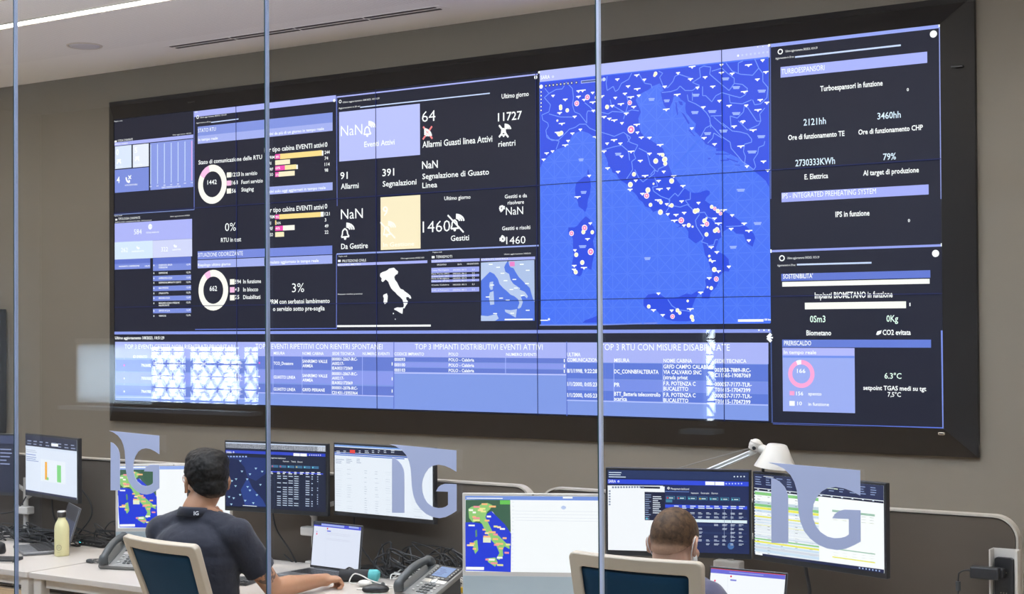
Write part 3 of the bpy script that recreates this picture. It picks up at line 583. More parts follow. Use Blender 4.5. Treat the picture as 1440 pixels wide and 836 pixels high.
for x in (212, 465, 722, 990): b.line([(x, 224), (x, 560)], .004, (170, 182, 246), 4)
b.line([(80, 543), (1262, 574)], .006, (185, 192, 252), 4); b.line([(1264, 100), (1264, 690)], .006, (84, 104, 200), 4)
ST = '000001-2067-IRC-'
b.T([('TCO_Dosatore', 217, 299, 388, 299), ('SANREMO VALLE', 468, 281, 685, 282), ('ARMEA', 468, 321, 560, 322), (ST, 725, 262, 946, 263), ('A00217-', 725, 301, 830, 302), ('IEA002172069', 725, 341, 905, 342), ('1', 1245, 305, 1253, 305),
     ('GUASTO LINEA', 217, 419, 407, 421), ('SANREMO VALLE', 468, 406, 685, 408), ('ARMEA', 468, 445, 560, 446), (ST, 725, 389, 946, 391), ('A00217-', 725, 428, 830, 429), ('IEA002172069', 725, 468, 905, 470), ('1', 1245, 435, 1253, 435),
     ('GUASTO LINEA', 217, 524, 407, 527), ('GRFD PERIANE', 468, 529, 663, 532), ('000001-2078-IRC-', 725, 512, 948, 515), ('C01431-15955964', 725, 554, 948, 557), ('1', 1245, 541, 1253, 541)], 26, layer=4, bold=.02)
for y, c in ((283, (255, 90, 190)), (402, WH), (503, WH)): b.ring(93, y, 6, 0, c, 4)
b.crop(540, 470, 800, 1440)
b.T([('TOP 3 IMPIANTI DISTRIBUTIVI EVENTI ATTIVI', 242, 120, 1237, 125)], 43, bold=0); b.T([('CODICE IMPIANTO', 82, 167, 313, 168), ('POLO', 505, 169, 580, 169), ('NUMERO EVENTI', 952, 171, 1187, 172)], 23, layer=4)
for ya, yb, c in ((179, 229, D1), (219, 273, D2), (261, 314, D1)): b.rect(80, ya, 1420, yb, c, 3)
for k, y in enumerate((210, 252, 293)): b.T([(('000093', '000100', '000103')[k], 82, y, 166, y), ('POLO - Calabria', 505, y+3, 703, y+4), ('1', 1402, y+10, 1410, y+10)], 24, layer=4, bold=.02)
b.line([(82, 303), (1420, 318)], .008, (185, 192, 252), 4); b.line([(948, 180), (948, 312)], .004, (175, 185, 248), 4); b.line([(1424, 60), (1426, 640)], .006, (84, 104, 200), 4)
b.crop(780, 450, 1090, 1440)
b.T([('TOP 3 RTU CON MISURE DISABILITATE', 298, 199, 1145, 202)], 42, bold=0); b.T([('ULTIMA', 82, 239, 170, 239), ('COMUNICAZIONE', 82, 274, 296, 275), ('MISURA', 390, 277, 490, 277), ('NOME CABINA', 712, 279, 898, 280), ('SEDE TECNICA', 1046, 281, 1254, 282)], 24, layer=4)
for ya, yb, c in ((281, 405, (92, 120, 218)), (387, 485, (120, 142, 232)), (459, 560, (92, 120, 218))): b.rect(80, ya, 1395, yb, c, 3)
for x in (388, 708): b.line([(x, 285), (x, 535)], .004, (165, 180, 246), 4)
b.line([(80, 526), (1395, 558)], .007, (175, 188, 250), 4)
b.T([('8/1/1998, 9:22:28', 82, 346, 278, 347), ('DC_CONNBFALTERATA', 390, 350, 680, 353), ('GRFD CAMPO CALABRO', 712, 318, 1032, 322), ('VIA CALVARIO SNC', 712, 354, 960, 357), ('(strada privat', 712, 388, 870, 390), ('003938-7889-IRC-', 1046, 340, 1282, 343), ('C11565-19087069', 1046, 374, 1282, 377),
     ('1/1/2000, 0:05:23', 84, 432, 278, 434), ('PR', 390, 437, 427, 437), ('F.R. POTENZA C', 712, 428, 922, 430), ('BUCALETTO', 712, 462, 874, 464), ('000057-7177-TLR-', 1046, 433, 1288, 436), ('T01615-17047399', 1046, 469, 1280, 472), ('1/1/2000, 0:05:23', 84, 504, 278, 506), ('BTT_Batteria telecontrollo', 390, 496, 692, 500), ('scarica', 390, 528, 473, 529), ('F.R. POTENZA C', 712, 502, 922, 504), ('BUCALETTO', 712, 538, 874, 540), ('000057-7177-TLR-', 1046, 508, 1288, 511), ('T01615-17047399', 1046, 545, 1280, 548)], 25, layer=4, bold=.02)
for x in (1335, 1368, 1399): b.ring(x, 68, 5, 0, WH)
b.line([(1396, 97), (1410, 112), (1410, 122), (1397, 137)], .03, WH, 4)
done(b, 'blue band of four event tables')
# --- big map of Italy
SEA, LND, BRD = (64, 110, 246), (26, 70, 230), (112, 146, 252)
b = board().full(); b.rect(759, 99.8, 1082.3, 81, (184, 190, 254)); b.rect(759.3, 116, 1083.3, 454.5, SEA)
p0 = b.uv(759.3, 116); p1 = b.uv(1083.3, 454.5)
for k in range(16):      # faint graticule on the sea
    u = p0[0]+(p1[0]-p0[0])*k/15; v = p1[1]+(p0[1]-p1[1])*k/15; G = (76, 120, 248)
    b.luv([(u, p0[1]), (u, p1[1])], .006, G, 2, 0); b.luv([(p0[0], v), (p1[0], v)], .006, G, 2, 0)
    w, h = p1[0]-p0[0], p0[1]-p1[1]; t = k/15
    b.luv([(p0[0]+w*t, p0[1]), (p1[0], p0[1]-h*(1-t))], .006, G, 2, 0); b.luv([(p0[0], p1[1]+h*t), (p0[0]+w*t, p1[1])], .006, G, 2, 0)
    b.luv([(p0[0]+w*t, p1[1]), (p1[0], p1[1]+h*(1-t))], .006, G, 2, 0); b.luv([(p0[0], p0[1]-h*t), (p0[0]+w*t, p0[1])], .006, G, 2, 0)
Z = 1184
CP = dict(P=(755, 80, 925, Z), Q=(915, 60, 1085, Z), S=(755, 190, 925, Z), T=(915, 170, 1085, Z), U=(915, 280, 1085, Z), V=(915, 370, 1085, Z), W=(755, 300, 925, Z), X=(755, 380, 925, Z))
def uvs(key, pts): b.crop(*CP[key]); return [b.uv(*p) for p in pts]
tl, tr, br_ = p0, (p1[0], b.full().uv(1082.8, 82)[1]), p1
coast = uvs('S', [(27, 320), (60, 260), (95, 225), (130, 190), (200, 140), (270, 115), (320, 60), (345, 5)]) + uvs('P', [(345, 770), (380, 745), (440, 725), (500, 745), (560, 780), (600, 805), (637, 845)]) + uvs('S', [(640, 120), (655, 170), (680, 220), (697, 270), (700, 310), (730, 330), (740, 365), (780, 380), (800, 420), (830, 450), (880, 480), (920, 540), (960, 570), (985, 600), (1000, 630), (1040, 660), (1060, 700), (1110, 715), (1140, 755), (1176, 742)])
coast += uvs('U', [(70, 110), (100, 140), (165, 150), (185, 190), (215, 225), (262, 242), (290, 258), (255, 288), (300, 270), (345, 280), (370, 320), (370, 380), (420, 420), (445, 435), (500, 400), (510, 440), (520, 480), (530, 540), (560, 590), (575, 640), (590, 690), (608, 722), (600, 760), (560, 780), (535, 790)]) + uvs('V', [(535, 172), (545, 220), (530, 260), (505, 300), (500, 350), (575, 350), (590, 290), (640, 240), (660, 200), (655, 150), (700, 100), (730, 80), (768, 86)])
coast += uvs('U', [(775, 690), (765, 590), (720, 545), (690, 530), (650, 510), (640, 480), (660, 430), (665, 400), (700, 370), (715, 320), (760, 290), (800, 300), (840, 340), (910, 345), (930, 400), (950, 440), (1000, 468), (1010, 430), (1027, 380), (1010, 340), (960, 290), (900, 235), (830, 180), (740, 130), (690, 110), (640, 80), (580, 50), (540, 20)]) + uvs('T', [(533, 785), (545, 752), (580, 720), (580, 690), (550, 680), (510, 690), (490, 702), (430, 707), (390, 700), (330, 660), (280, 610), (250, 570), (210, 530), (190, 470), (170, 420), (150, 350), (120, 270), (80, 240), (30, 210), (0, 186)])
coast += uvs('P', [(1060, 790), (1020, 740), (1000, 680), (995, 600), (1020, 540), (1000, 490), (970, 430), (985, 380), (1040, 350), (1090, 325), (1130, 295)]) + uvs('Q', [(2, 428), (40, 420), (90, 400), (110, 430), (130, 470), (100, 485), (110, 540), (130, 610), (170, 668), (190, 630), (215, 580), (225, 530), (260, 510), (300, 560), (345, 590), (340, 640), (350, 690), (400, 750), (445, 795)]) + uvs('T', [(430, 100), (490, 160), (540, 230), (600, 250), (700, 290), (790, 330), (870, 370), (950, 430), (1010, 490), (1080, 545), (1130, 590)])
lastv = uvs('T', [(1165, 650)])[0][1]
main = coast+[(p1[0], lastv), tr, tl, (p0[0], coast[0][1])]
def earclip(P):
    import mathutils
    return mathutils.geometry.tessellate_polygon([[Vector((u, v, 0)) for u, v in P]])
b.add(main, [tuple(t_) for t_ in earclip(main)], LND, 3)
def land(key, pts): q = uvs(key, pts); b.add(q, [tuple(t_) for t_ in earclip(q)], LND, 3)
land('W', [(480, 30), (520, 60), (525, 90), (560, 140), (580, 200), (550, 270), (560, 330), (570, 350), (560, 420), (545, 480), (535, 555), (505, 545), (490, 520), (450, 560), (440, 600), (420, 620), (385, 610), (350, 590), (355, 540), (345, 500), (360, 420), (355, 330), (355, 260), (345, 230), (310, 200), (310, 140), (370, 140), (400, 120), (430, 80)])
land('S', [(505, 330), (515, 380), (525, 440), (530, 500), (520, 580), (500, 640), (495, 700), (475, 755), (450, 730), (410, 700), (400, 650), (380, 600), (375, 540), (385, 470), (440, 425), (470, 405), (495, 410), (497, 350)])
land('V', [(-24, 310), (35, 300), (90, 310), (150, 345), (200, 345), (270, 335), (350, 300), (400, 310), (470, 268), (480, 290), (440, 350), (415, 410), (395, 470), (385, 500), (400, 565), (360, 572), (220, 570), (150, 550), (100, 510), (50, 460), (5, 455), (-40, 450), (-69, 420), (-69, 360)])
land('X', [(445, 518), (480, 490), (540, 470), (590, 450), (640, 470), (650, 516)])
for q in ([(640, 275), (700, 278), (705, 298), (645, 298)], [(630, 318), (665, 318), (780, 326), (780, 332), (640, 333)], [(680, 385), (770, 377), (765, 390), (690, 396)], [(560, 368), (590, 365), (585, 376), (565, 377)], [(820, 428), (880, 432), (875, 440), (830, 436)], [(370, 90), (385, 90), (440, 150), (425, 150)], [(745, 362), (860, 400), (850, 408), (745, 372)]): land('T', q)
for q in ([(245, 580), (255, 590), (270, 700), (262, 715), (248, 650)], [(270, 570), (310, 580), (315, 615), (290, 610)], [(300, 680), (330, 700), (385, 790), (370, 800)]): land('Q', q)
BL = dict(P=[[(80, 310), (120, 360), (75, 400), (135, 470), (120, 540), (50, 570), (60, 620), (110, 650), (115, 680), (90, 720), (100, 790), (150, 820), (215, 815), (290, 740), (320, 710), (380, 690), (420, 660), (480, 660), (520, 700), (590, 730)], [(120, 360), (190, 320), (250, 315), (290, 250), (350, 310), (360, 400), (350, 470), (370, 540), (420, 560), (490, 650), (490, 560), (500, 530), (560, 535), (640, 545), (700, 560), (740, 535), (870, 545), (930, 520), (1000, 530)], [(690, 190), (680, 260), (690, 330), (750, 290), (770, 340), (800, 320), (830, 260), (900, 220), (930, 160)], [(720, 420), (730, 470), (800, 510), (860, 545)], [(880, 380), (900, 450), (870, 550), (850, 610)], [(1000, 160), (1030, 220), (1060, 260), (1120, 270), (1130, 310)], [(635, 740), (700, 760), (760, 780), (850, 740), (920, 790), (890, 836)], [(120, 560), (230, 590), (350, 590)], [(470, 450), (520, 490), (560, 530)]],
    Q=[[(80, 280), (120, 300), (90, 340), (110, 390), (130, 440), (170, 440), (220, 380), (240, 330), (280, 310), (400, 350)], [(110, 490), (200, 480), (260, 460), (290, 425), (340, 470), (410, 470), (480, 420), (410, 390), (490, 340), (480, 250), (520, 230), (590, 240), (580, 310), (650, 370), (720, 430), (770, 470), (820, 400), (820, 350), (740, 290), (700, 250), (600, 280)], [(510, 430), (510, 520), (540, 520), (600, 580), (640, 520), (700, 490), (800, 520), (880, 540), (930, 510), (950, 450), (900, 410), (820, 400)], [(740, 200), (800, 280), (880, 310), (1000, 320), (1060, 250), (1020, 160)], [(360, 510), (370, 570), (440, 600), (490, 630), (550, 690), (580, 740), (590, 836)], [(920, 620), (910, 680), (850, 740), (780, 720), (790, 836)], [(1060, 250), (1100, 300), (1100, 380), (1150, 440), (1140, 540), (1080, 600), (1020, 610), (1000, 560)], [(940, 620), (980, 680), (1040, 770), (1080, 770), (1070, 700), (1120, 640)], [(590, 720), (700, 715)], [(620, 730), (740, 836)], [(860, 300), (860, 200), (905, 180)], [(410, 490), (410, 570)], [(770, 520), (780, 590), (900, 600), (990, 560)]],
    T=[[(580, 0), (590, 40), (690, 150), (780, 210), (790, 270), (860, 350), (900, 400), (960, 440), (1010, 480), (1030, 450), (1010, 380), (1050, 320), (1060, 260), (1110, 240), (1120, 200)], [(700, 20), (800, 100), (880, 110), (950, 130), (990, 180), (990, 210), (920, 230), (910, 300), (930, 350), (920, 430)], [(490, 160), (540, 70), (600, 40)], [(560, 220), (610, 170), (620, 120), (700, 170)], [(0, 530), (40, 480), (70, 500), (80, 470), (150, 440)], [(40, 550), (70, 640), (20, 650), (30, 690), (100, 740), (180, 770), (240, 710), (270, 740), (330, 660)], [(190, 770), (180, 836)], [(390, 700), (390, 770), (340, 780), (380, 830)], [(860, 0), (950, 90), (1060, 40), (1080, 0)]],
    U=[[(180, 0), (190, 60), (290, 80), (360, 55), (400, 90), (440, 140), (530, 130), (560, 180), (600, 190), (640, 240), (690, 260), (700, 370)], [(150, 130), (190, 70)], [(480, 150), (440, 210), (450, 270), (520, 380), (500, 420), (560, 440), (560, 460), (620, 450), (635, 400), (660, 400)], [(740, 270), (880, 265), (930, 245)]],
    S=[[(100, 0), (130, 40), (220, 60), (190, 140)], [(880, 0), (910, 70), (990, 100), (950, 180), (970, 230), (930, 260), (940, 340), (880, 430)], [(1000, 130), (1080, 170), (1110, 290), (1160, 340), (1150, 380), (1040, 460), (1000, 420), (960, 340)], [(640, 150), (740, 120), (830, 100), (900, 160), (910, 250)]], V=[[(170, 360), (210, 420), (270, 460), (360, 470)], [(360, 470), (395, 480)]])
for k, ls in BL.items():
    for l in ls: b.luv(uvs(k, l), .0048, BRD, 4)
LB = dict(P=[(160, 380), (280, 418), (410, 335), (450, 330), (548, 350), (410, 390), (465, 420), (550, 445), (555, 527), (225, 550), (372, 585), (247, 655), (428, 712), (200, 742), (350, 750), (580, 785), (308, 822), (660, 588), (712, 605), (760, 622), (835, 648), (878, 555), (740, 480), (825, 463), (770, 400), (640, 385), (865, 360), (922, 395), (1000, 378), (950, 490), (895, 288), (985, 315), (1055, 222), (980, 180), (790, 220), (980, 665), (987, 740), (1025, 790), (1105, 792), (758, 815)], Q=[(270, 297), (392, 358), (535, 338), (408, 237), (460, 440), (610, 430), (140, 430), (262, 510), (695, 217), (695, 295), (800, 303), (960, 220), (1098, 172), (1130, 288), (1047, 360), (920, 482), (675, 570), (770, 618), (518, 632), (155, 655), (938, 615), (1075, 562), (1140, 588), (1053, 660), (905, 770), (820, 820)],
    T=[(405, 72), (525, 168), (628, 228), (885, 250), (945, 445), (1107, 398), (1148, 485), (95, 237), (130, 497), (228, 542), (80, 588), (88, 670), (175, 662), (318, 638), (305, 788), (75, 778), (470, 803), (905, 10), (818, 55), (1005, 92), (160, 815), (90, 325)], S=[(155, 158), (98, 178), (68, 240), (280, 100), (690, 82), (660, 160), (820, 82), (925, 162), (832, 208), (695, 325), (797, 360), (1062, 400), (970, 445), (915, 535), (1035, 575), (400, 608), (515, 398), (1015, 252), (1105, 182)],
    U=[(170, 147), (250, 155), (330, 135), (235, 212), (328, 258), (515, 258), (628, 190), (665, 240), (800, 158), (918, 240), (790, 292), (963, 312), (963, 405), (595, 472), (650, 520), (605, 610), (768, 662), (665, 708), (575, 775), (715, 110)], V=[(78, 298), (30, 462), (120, 510), (390, 452), (208, 465), (492, 290)], W=[(375, 362), (368, 515), (365, 552), (463, 535), (525, 98), (498, 253)])
for k, ls in LB.items():
    for i, (x, y) in enumerate(ls):
        b.crop(*CP[k]); u, v = b.uv(x, y); w = (.016, .012, .021, .014)[(i*7+len(k)) % 4]
        b.ruv(u-w, v+.0045, u+w, v-.0015, WH, 5, 1); b.add([(u-.009, v-.0015), (u, v-.012), (u+.009, v-.0015)], [(0, 1, 2)], WH, 5, 1)
DT = dict(P=[(235, 487, 17), (236, 505, 17), (300, 525, 18), (690, 492, 20), (222, 758, 20), (242, 748, 20), (590, 398, 20), (1165, 165, 18), (1155, 182, 14), (203, 625, 10)], S=[(953, 385, 20), (918, 487, 24), (1090, 540, 24), (1145, 478, 10), (1165, 255, 20), (1115, 685, 18)], T=[(208, 590, 24), (52, 395, 24), (140, 380, 26), (145, 420, 20), (120, 335, 18), (30, 618, 10), (103, 800, 18), (208, 830, 20)], U=[(98, 130, 24), (375, 258, 20), (413, 272, 10), (438, 120, 24), (462, 112, 20), (530, 215, 22), (549, 188, 10), (549, 348, 20), (632, 312, 20), (652, 300, 22), (600, 78, 18), (660, 118, 20), (577, 560, 12), (585, 598, 13), (625, 692, 23), (183, 68, 8)], V=[(365, 373, 12), (265, 465, 19), (288, 490, 17), (405, 530, 21), (415, 560, 16), (596, 247, 18), (560, 238, 10)], W=[(458, 185, 20), (545, 187, 18), (388, 408, 20), (447, 484, 21), (383, 578, 20)], X=[(1098, 358, 18)])
PD = dict(P=[(393, 457, 24), (497, 397, 24), (912, 450, 22), (925, 713, 34)], S=[(1077, 595, 26)], U=[(302, 210, 28), (630, 95, 18), (687, 143, 18), (552, 245, 24), (645, 785, 24), (668, 318, 14)], V=[(217, 525, 22)], W=[(342, 198, 23), (470, 145, 27), (530, 378, 29)])
for k, ls in DT.items():
    for x, y, r in ls: b.crop(*CP[k]); b.ring(x, y, r, 0, CR, 6); b.ring(x, y, r*.6, 0, (255, 236, 190), 7)
for k, ls in PD.items():
    for x, y, r in ls: b.crop(*CP[k]); b.ring(x, y, r, 0, (255, 238, 235), 6); b.ring(x, y, r*.72, 0, (252, 120, 190), 7); b.ring(x, y, r*.3, 0, (255, 225, 240), 8)
b.crop(*CP['P']); b.T([('SARA', 38, 222, 128, 212)], 36, layer=2); b.ring(158, 195, 9, .6, WH); b.ring(22, 152, 10, 0, WH)
for k in range(9): b.ring(92+k*36+(10 if k > 7 else 0), 285-k*4, 13, 0, (30, 45, 95), 7); b.ring(92+k*36+(10 if k > 7 else 0), 285-k*4, 6, .4, WH, 8)
b.ring(45, 293, 17, 0, WH, 7)
for k in range(6): b.ring(45, 345+k*36, 10, 0, (30, 45, 95), 7); b.ring(45, 345+k*36, 6, 0, WH, 8)
b.rect(435, 235, 640, 240, (188, 205, 252), 7); b.line([(440, 248), (620, 228)], .01, (60, 80, 150), 8); b.ring(660, 222, 16, 0, (200, 212, 250), 7)
b.crop(*CP['Q'])
for k in range(8): b.ring(858+k*41, 128-k*5, 10, 0, WH if k == 0 else (200, 206, 255), 3)
for x, y in ((1050, 42), (1100, 38)): b.ring(x, y, 5, 0, WH, 3)
b.ring(1160, 28, 12, 0, WH, 3)
for k, x, y, w in (('P', 1125, 412, 30), ('Q', 160, 565, 28), ('Q', 435, 680, 35), ('Q', 605, 670, 40), ('Q', 445, 510, 34), ('Q', 840, 690, 40), ('Q', 735, 350, 35), ('T', 885, 675, 40), ('T', 995, 300, 45), ('T', 715, 95, 40), ('U', 1050, 235, 38), ('U', 810, 468, 34), ('W', 450, 322, 36), ('W', 1085, 440, 30), ('S', 460, 557, 28), ('S', 435, 238, 24), ('S', 798, 182, 30), ('Q', 1090, 470, 40), ('Q', 840, 435, 36), ('T', 560, 120, 34), ('T', 1085, 150, 38)):
    b.crop(*CP[k]); b.line([(x-w, y), (x+w, y-2)], .008, (150, 172, 252), 5); b.line([(x-w*.8, y+14), (x+w*.8, y+12)], .008, (150, 172, 252), 5)
b.crop(*CP['V']); b.rect(857, 553, 1107, 576, WH, 5); b.T([('100 km', 1115, 565, 1178, 565)], 18, layer=5, bold=.04)
b.crop(*CP['X']); b.rect(36, 488, 110, 498, WH, 5); b.ring(120, 483, 10, 0, WH, 5)
b.line([(28, 540), (594, 538), (1184, 520)], .007, (130, 148, 230), 2)
done(b, 'blue map of Italy with white place labels')
# --- seams between the fifteen panels, over the picture
b = MB()
for i in range(1, 5): b.box(vw(i*PW, -.006, TVZ+1.5*PH), (.0042, .002, 3*PH))
for j in (1, 2): b.box(vw(2.5*PW, -.006, TVZ+j*PH), (5*PW, .002, .0042))
b.build('bezel_seam', emis('seam_glow', lin((16, 32, 96)), 1), VW)  # bezels emit dark blue, painting in the glow of the screens
# ------------------------------------------------------------------ desks, dividers
import numpy as np
DZ = .735; DF, DB = -3.15, -2.30
DESK_L = ['white desk at the left, carrying the pale yellow bottle', 'white desk of the person with black hair, strewn with cables', 'white desk of the person with cropped brown hair']
for (xa, xb), l in zip(((1.06, 2.93), (2.945, 4.985), (5.0, 7.02)), DESK_L):
    t = thing('desk', l, 'desk', ((xa+xb)/2, (DF+DB)/2, 0), 0, 'desks in a row before the video wall'); w, d = xb-xa, DB-DF
    MB().box((0, 0, DZ-.0125), (w, d, .025), bev=.002).build('desktop', M_WHITE, t)
    for sx in (-1, 1):
        for sy in (-1, 1): MB().box((sx*(w/2-.035), sy*(d/2-.04), .355), (.05, .05, .71), bev=.004).build('leg', M_WMETAL, t)
        MB().box((sx*(w/2-.035), 0, .69), (.04, d-.14, .04)).build('side_rail', M_WMETAL, t)
    MB().box((0, -d/2+.05, .688), (w-.14, .03, .042)).build('front_rail', M_WMETAL, t)
    MB().tube([(-w/2+.07, -d/2+.13, .68), (-w/2+.11, -d/2+.14, .655), (-w/2+.3, -d/2+.15, .64), (0, -d/2+.15, .63), (w/2-.1, -d/2+.15, .64)], .011, 8).build('cable_guide', M_BLACK, t, True)
    MB().box((0, d/2-.16, .60), (w-.3, .16, .012)).box((0, d/2-.24, .63), (w-.3, .006, .06)).build('cable_tray', M_BLACK, t)
DV_L = ['taupe felt desk divider behind the left desk', 'taupe felt desk divider behind the person with black hair', 'taupe felt desk divider with rounded right corner behind the spreadsheet monitor']
for (xa, xb), l in zip(((1.38, 3.235), (3.25, 5.035), (5.075, 7.03)), DV_L):
    w = xb-xa; z0, z1 = .42, 1.150; y = -2.262
    t = thing('desk_divider', l, 'divider', ((xa+xb)/2, y, z0), 0, 'felt desk dividers'); h = z1-z0; r = .085
    def outl(ins):
        P = [(-w/2+ins, ins), (w/2-ins, ins)]
        for cx, a in ((w/2-r, 0), (-w/2+r, 90)):
            for k in range(9): q = math.radians(a+90*k/8); P.append((cx+(r-ins)*math.cos(q), h-r+(r-ins)*math.sin(q)))
        return P
    MB().prism([(x, .0, z) for x, z in outl(.012)], (0, .036, 0)).build('felt_panel', M_FELT, t)
    b = MB(); A, B = outl(0), outl(.008); n = len(A)
    for k in range(n):
        a, c, d, e = A[k], A[(k+1) % n], B[(k+1) % n], B[k]
        f0 = [b.bm.verts.new((p[0], -.004, p[1])) for p in (a, c, d, e)]; f1 = [b.bm.verts.new((p[0], .040, p[1])) for p in (a, c, d, e)]
        for q in ((0, 1, 2, 3),): b.bm.faces.new([f0[i] for i in q]); b.bm.faces.new([f1[i] for i in q[::-1]])
        b.bm.faces.new((f0[0], f1[0], f1[1], f0[1])); b.bm.faces.new((f0[3], f1[3], f1[2], f0[2]))
    b.build('edge_trim', mat('pale_edge_trim', (.46, .42, .36), .45), t)

# ------------------------------------------------------------------ screens
class HBoard(Board):
    """board whose photo measurements are squared up onto a w x h screen through its four measured corners (tl, tr, br, bl)"""
    def fit(s, corners, w, h):
        dst = [(-w/2, h/2), (w/2, h/2), (w/2, -h/2), (-w/2, -h/2)]; A = []; B = []
        for (x, y), (u, v) in zip(corners, dst):
            A += [[x, y, 1, 0, 0, 0, -u*x, -u*y], [0, 0, 0, x, y, 1, -v*x, -v*y]]; B += [u, v]
        s.Hm = list(np.linalg.solve(np.array(A, float), np.array(B, float)))+[1]; s.w, s.hh = w, h; return s
    def uv(s, x, y):
        H = s.Hm; q = H[6]*x+H[7]*y+1
        return (max(-s.w/2, min(s.w/2, (H[0]*x+H[1]*y+H[2])/q)), max(-s.hh/2, min(s.hh/2, (H[3]*x+H[4]*y+H[5])/q)))
    def bars(s, x0, y0, x1, y1, n, col, hh=.5, layer=2, rnd=None):
        """n rows of line-like scribble between two corners"""
        for k in range(n):
            f = (k+.5)/n; w = 1 if rnd is None else rnd.uniform(.5, 1)
            a = s.uv(x0, y0+(y1-y0)*f); c = s.uv(x0+(x1-x0)*w, y0+(y1-y0)*f); d = abs(s.uv(x0, y0)[1]-s.uv(x0, y1)[1])/n*hh/2
            s.ruv(a[0], a[1]+d, c[0], a[1]-d, col, layer, 1)
def hb(): return HBoard((0, 0, 0), (1, 0, 0), (0, 0, 1))
def put(b, parent, y, z=0, name='screen', tilt=0):
    """link a finished HBoard as the screen part at depth y (front faces -y)"""
    fr = Matrix.Translation((0, y, z)) @ Matrix.Rotation(-tilt, 4, 'X')
    return b.build(name, (SCR_M, SCR_MT), parent, frame=fr)
def monitor(pos, yaw, w, h, label, bez=(.009, .009, .02), group='monitors on arms', arm=True):
    t = thing('monitor', label, 'monitor', pos, yaw, group)
    b = MB(); b.box((0, .011, 0), (w, .022, h), bev=.003); b.box((0, .035, -.02), (w*.55, .03, h*.5), bev=.01); b.build('housing', M_BLACK, t)
    return t, w-2*bez[0], h-bez[1]-bez[2], (bez[2]-bez[1])/2
R = random.Random(3)
DBLU, NAV, RBL = (22, 38, 92), (12, 20, 44), (42, 66, 200)
# A: dark map and table, left of the pair
t, w, h, dz = monitor((3.728, -2.402, 1.131), .11, .575, .328, 'monitor with a dark blue map and table, right of the person with black hair')
b = hb().fit([(53, 192), (477, 207), (480, 490), (56, 472)], w, h)
b.ruv(-w/2, h/2, w/2, -h/2, (16, 24, 52), 1)
b.rect(53, 192, 477, 232, (238, 240, 250)); b.rect(53, 192, 477, 212, (205, 215, 238), 3); b.rect(53, 226, 477, 254, RBL, 3); b.T([('SARA', 57, 240, 80, 241)], 9, layer=4); b.ring(88, 236, 3, .5, WH, 4); b.rect(344, 239, 400, 253, WH, 4); b.line([(372, 239), (372, 253)], .002, RBL, 5)
for k in range(6): b.ring(412+k*9, 247, 2, 0, WH, 4)
b.rect(56, 254, 235, 474, (24, 46, 112), 2); b.poly([(56, 280), (75, 262), (110, 270), (135, 300), (150, 345), (185, 360), (225, 330), (235, 300), (235, 474), (56, 470)], (14, 28, 76), 3); b.poly([(150, 345), (170, 390), (215, 440), (230, 470), (140, 470), (120, 400)], (30, 58, 135), 4)
for x, y in ((118, 273), (65, 308), (125, 318), (100, 352), (148, 352), (82, 360), (150, 385), (98, 382), (185, 305), (160, 330), (212, 318), (70, 430), (90, 435), (118, 420), (160, 400), (190, 420), (175, 455), (140, 445), (205, 375), (80, 462)): b.rect(x-5, y-2, x+5, y+1, (190, 225, 245), 5, 1); b.ring(x, y+3, 2, 0, (190, 225, 245), 5)
for k in range(7): b.rect(60+k*13, 252, 68+k*13, 258, (170, 190, 240), 5, 1)
b.rect(130, 466, 190, 471, WH, 5, 1)
b.text('Management dashboard', 240, 262, 310, 264, 6, bold=0, layer=4); b.T([('Parametri', 300, 277, 325, 278), ('Tabella', 335, 278, 355, 279), ('Eventi', 362, 279, 382, 280)], 6, bold=0, layer=4)
for k in range(6): b.rect(250+k*34, 290+k*.8, 280+k*34, 302+k*.8, (60, 110, 150), 4); b.ring(256+k*34, 296+k*.8, 2.5, 0, ((240, 60, 80), (240, 60, 80), (120, 220, 230), (240, 200, 60), (120, 220, 230), (120, 220, 230))[k], 5)
b.rect(240, 316, 468, 330, (48, 70, 215), 3)
for c, x in enumerate((246, 276, 300, 324, 348, 372, 396, 420, 444)): b.bars(x, 318, x+16, 330+c*.3, 2, WH, .5, 5, R)
for r_ in range(14):
    for c, x in enumerate((246, 276, 300, 324, 348, 396, 420, 444)):
        if R.random() < .85: b.rect(x, 336+r_*9.6+c*.3, x+(4, 16, 18, 18, 18, 16, 6, 4)[c], 340+r_*9.6+c*.3, (205, 215, 235), 4, 1)
for c in range(1, 9): b.line([(240+c*26, 331), (240+c*26, 472)], .001, (60, 75, 110), 4)
put(b, t, -.001, dz)
# B: white web table
t, w, h, dz = monitor((4.318, -2.358, 1.136), -.06, .59, .328, 'monitor with a white table page, its right end behind the middle letter sticker')
b = hb().fit([(507, 200), (916, 228), (911, 531), (508, 492)], w, h)
b.ruv(-w/2, h/2, w/2, -h/2, (236, 240, 250), 1); b.rect(507, 200, 916, 235, (120, 160, 228), 2); b.rect(507, 210, 916, 262, (28, 34, 62), 3); b.rect(507, 234, 916, 270, (60, 100, 190), 2); b.rect(572, 224, 594, 241, (235, 70, 60), 4); b.rect(507, 247, 800, 264, (60, 110, 205), 4)
for x, wd in ((516, 22), (545, 14), (610, 12), (635, 22), (665, 14), (690, 10), (715, 12), (745, 22)): b.bars(x, 226, x+wd, 240, 2, (220, 225, 240), .4, 5, R)
for x, wd in ((512, 40), (556, 30), (600, 20)): b.bars(x, 262, x+wd, 285, 3, (150, 165, 195), .3, 3, R)
for k in range(20):
    y = 306+k*10
    for x, wd in ((513, 30), (560, 22), (632, 12), (676, 16), (720, 30), (770, 36), (835, 40)):
        if R.random() < .8: b.rect(x, y+(x-513)*.09, x+wd*R.uniform(.6, 1), y+2.6+(x-513)*.09, (178, 190, 208), 3, 1)
put(b, t, -.001, dz)
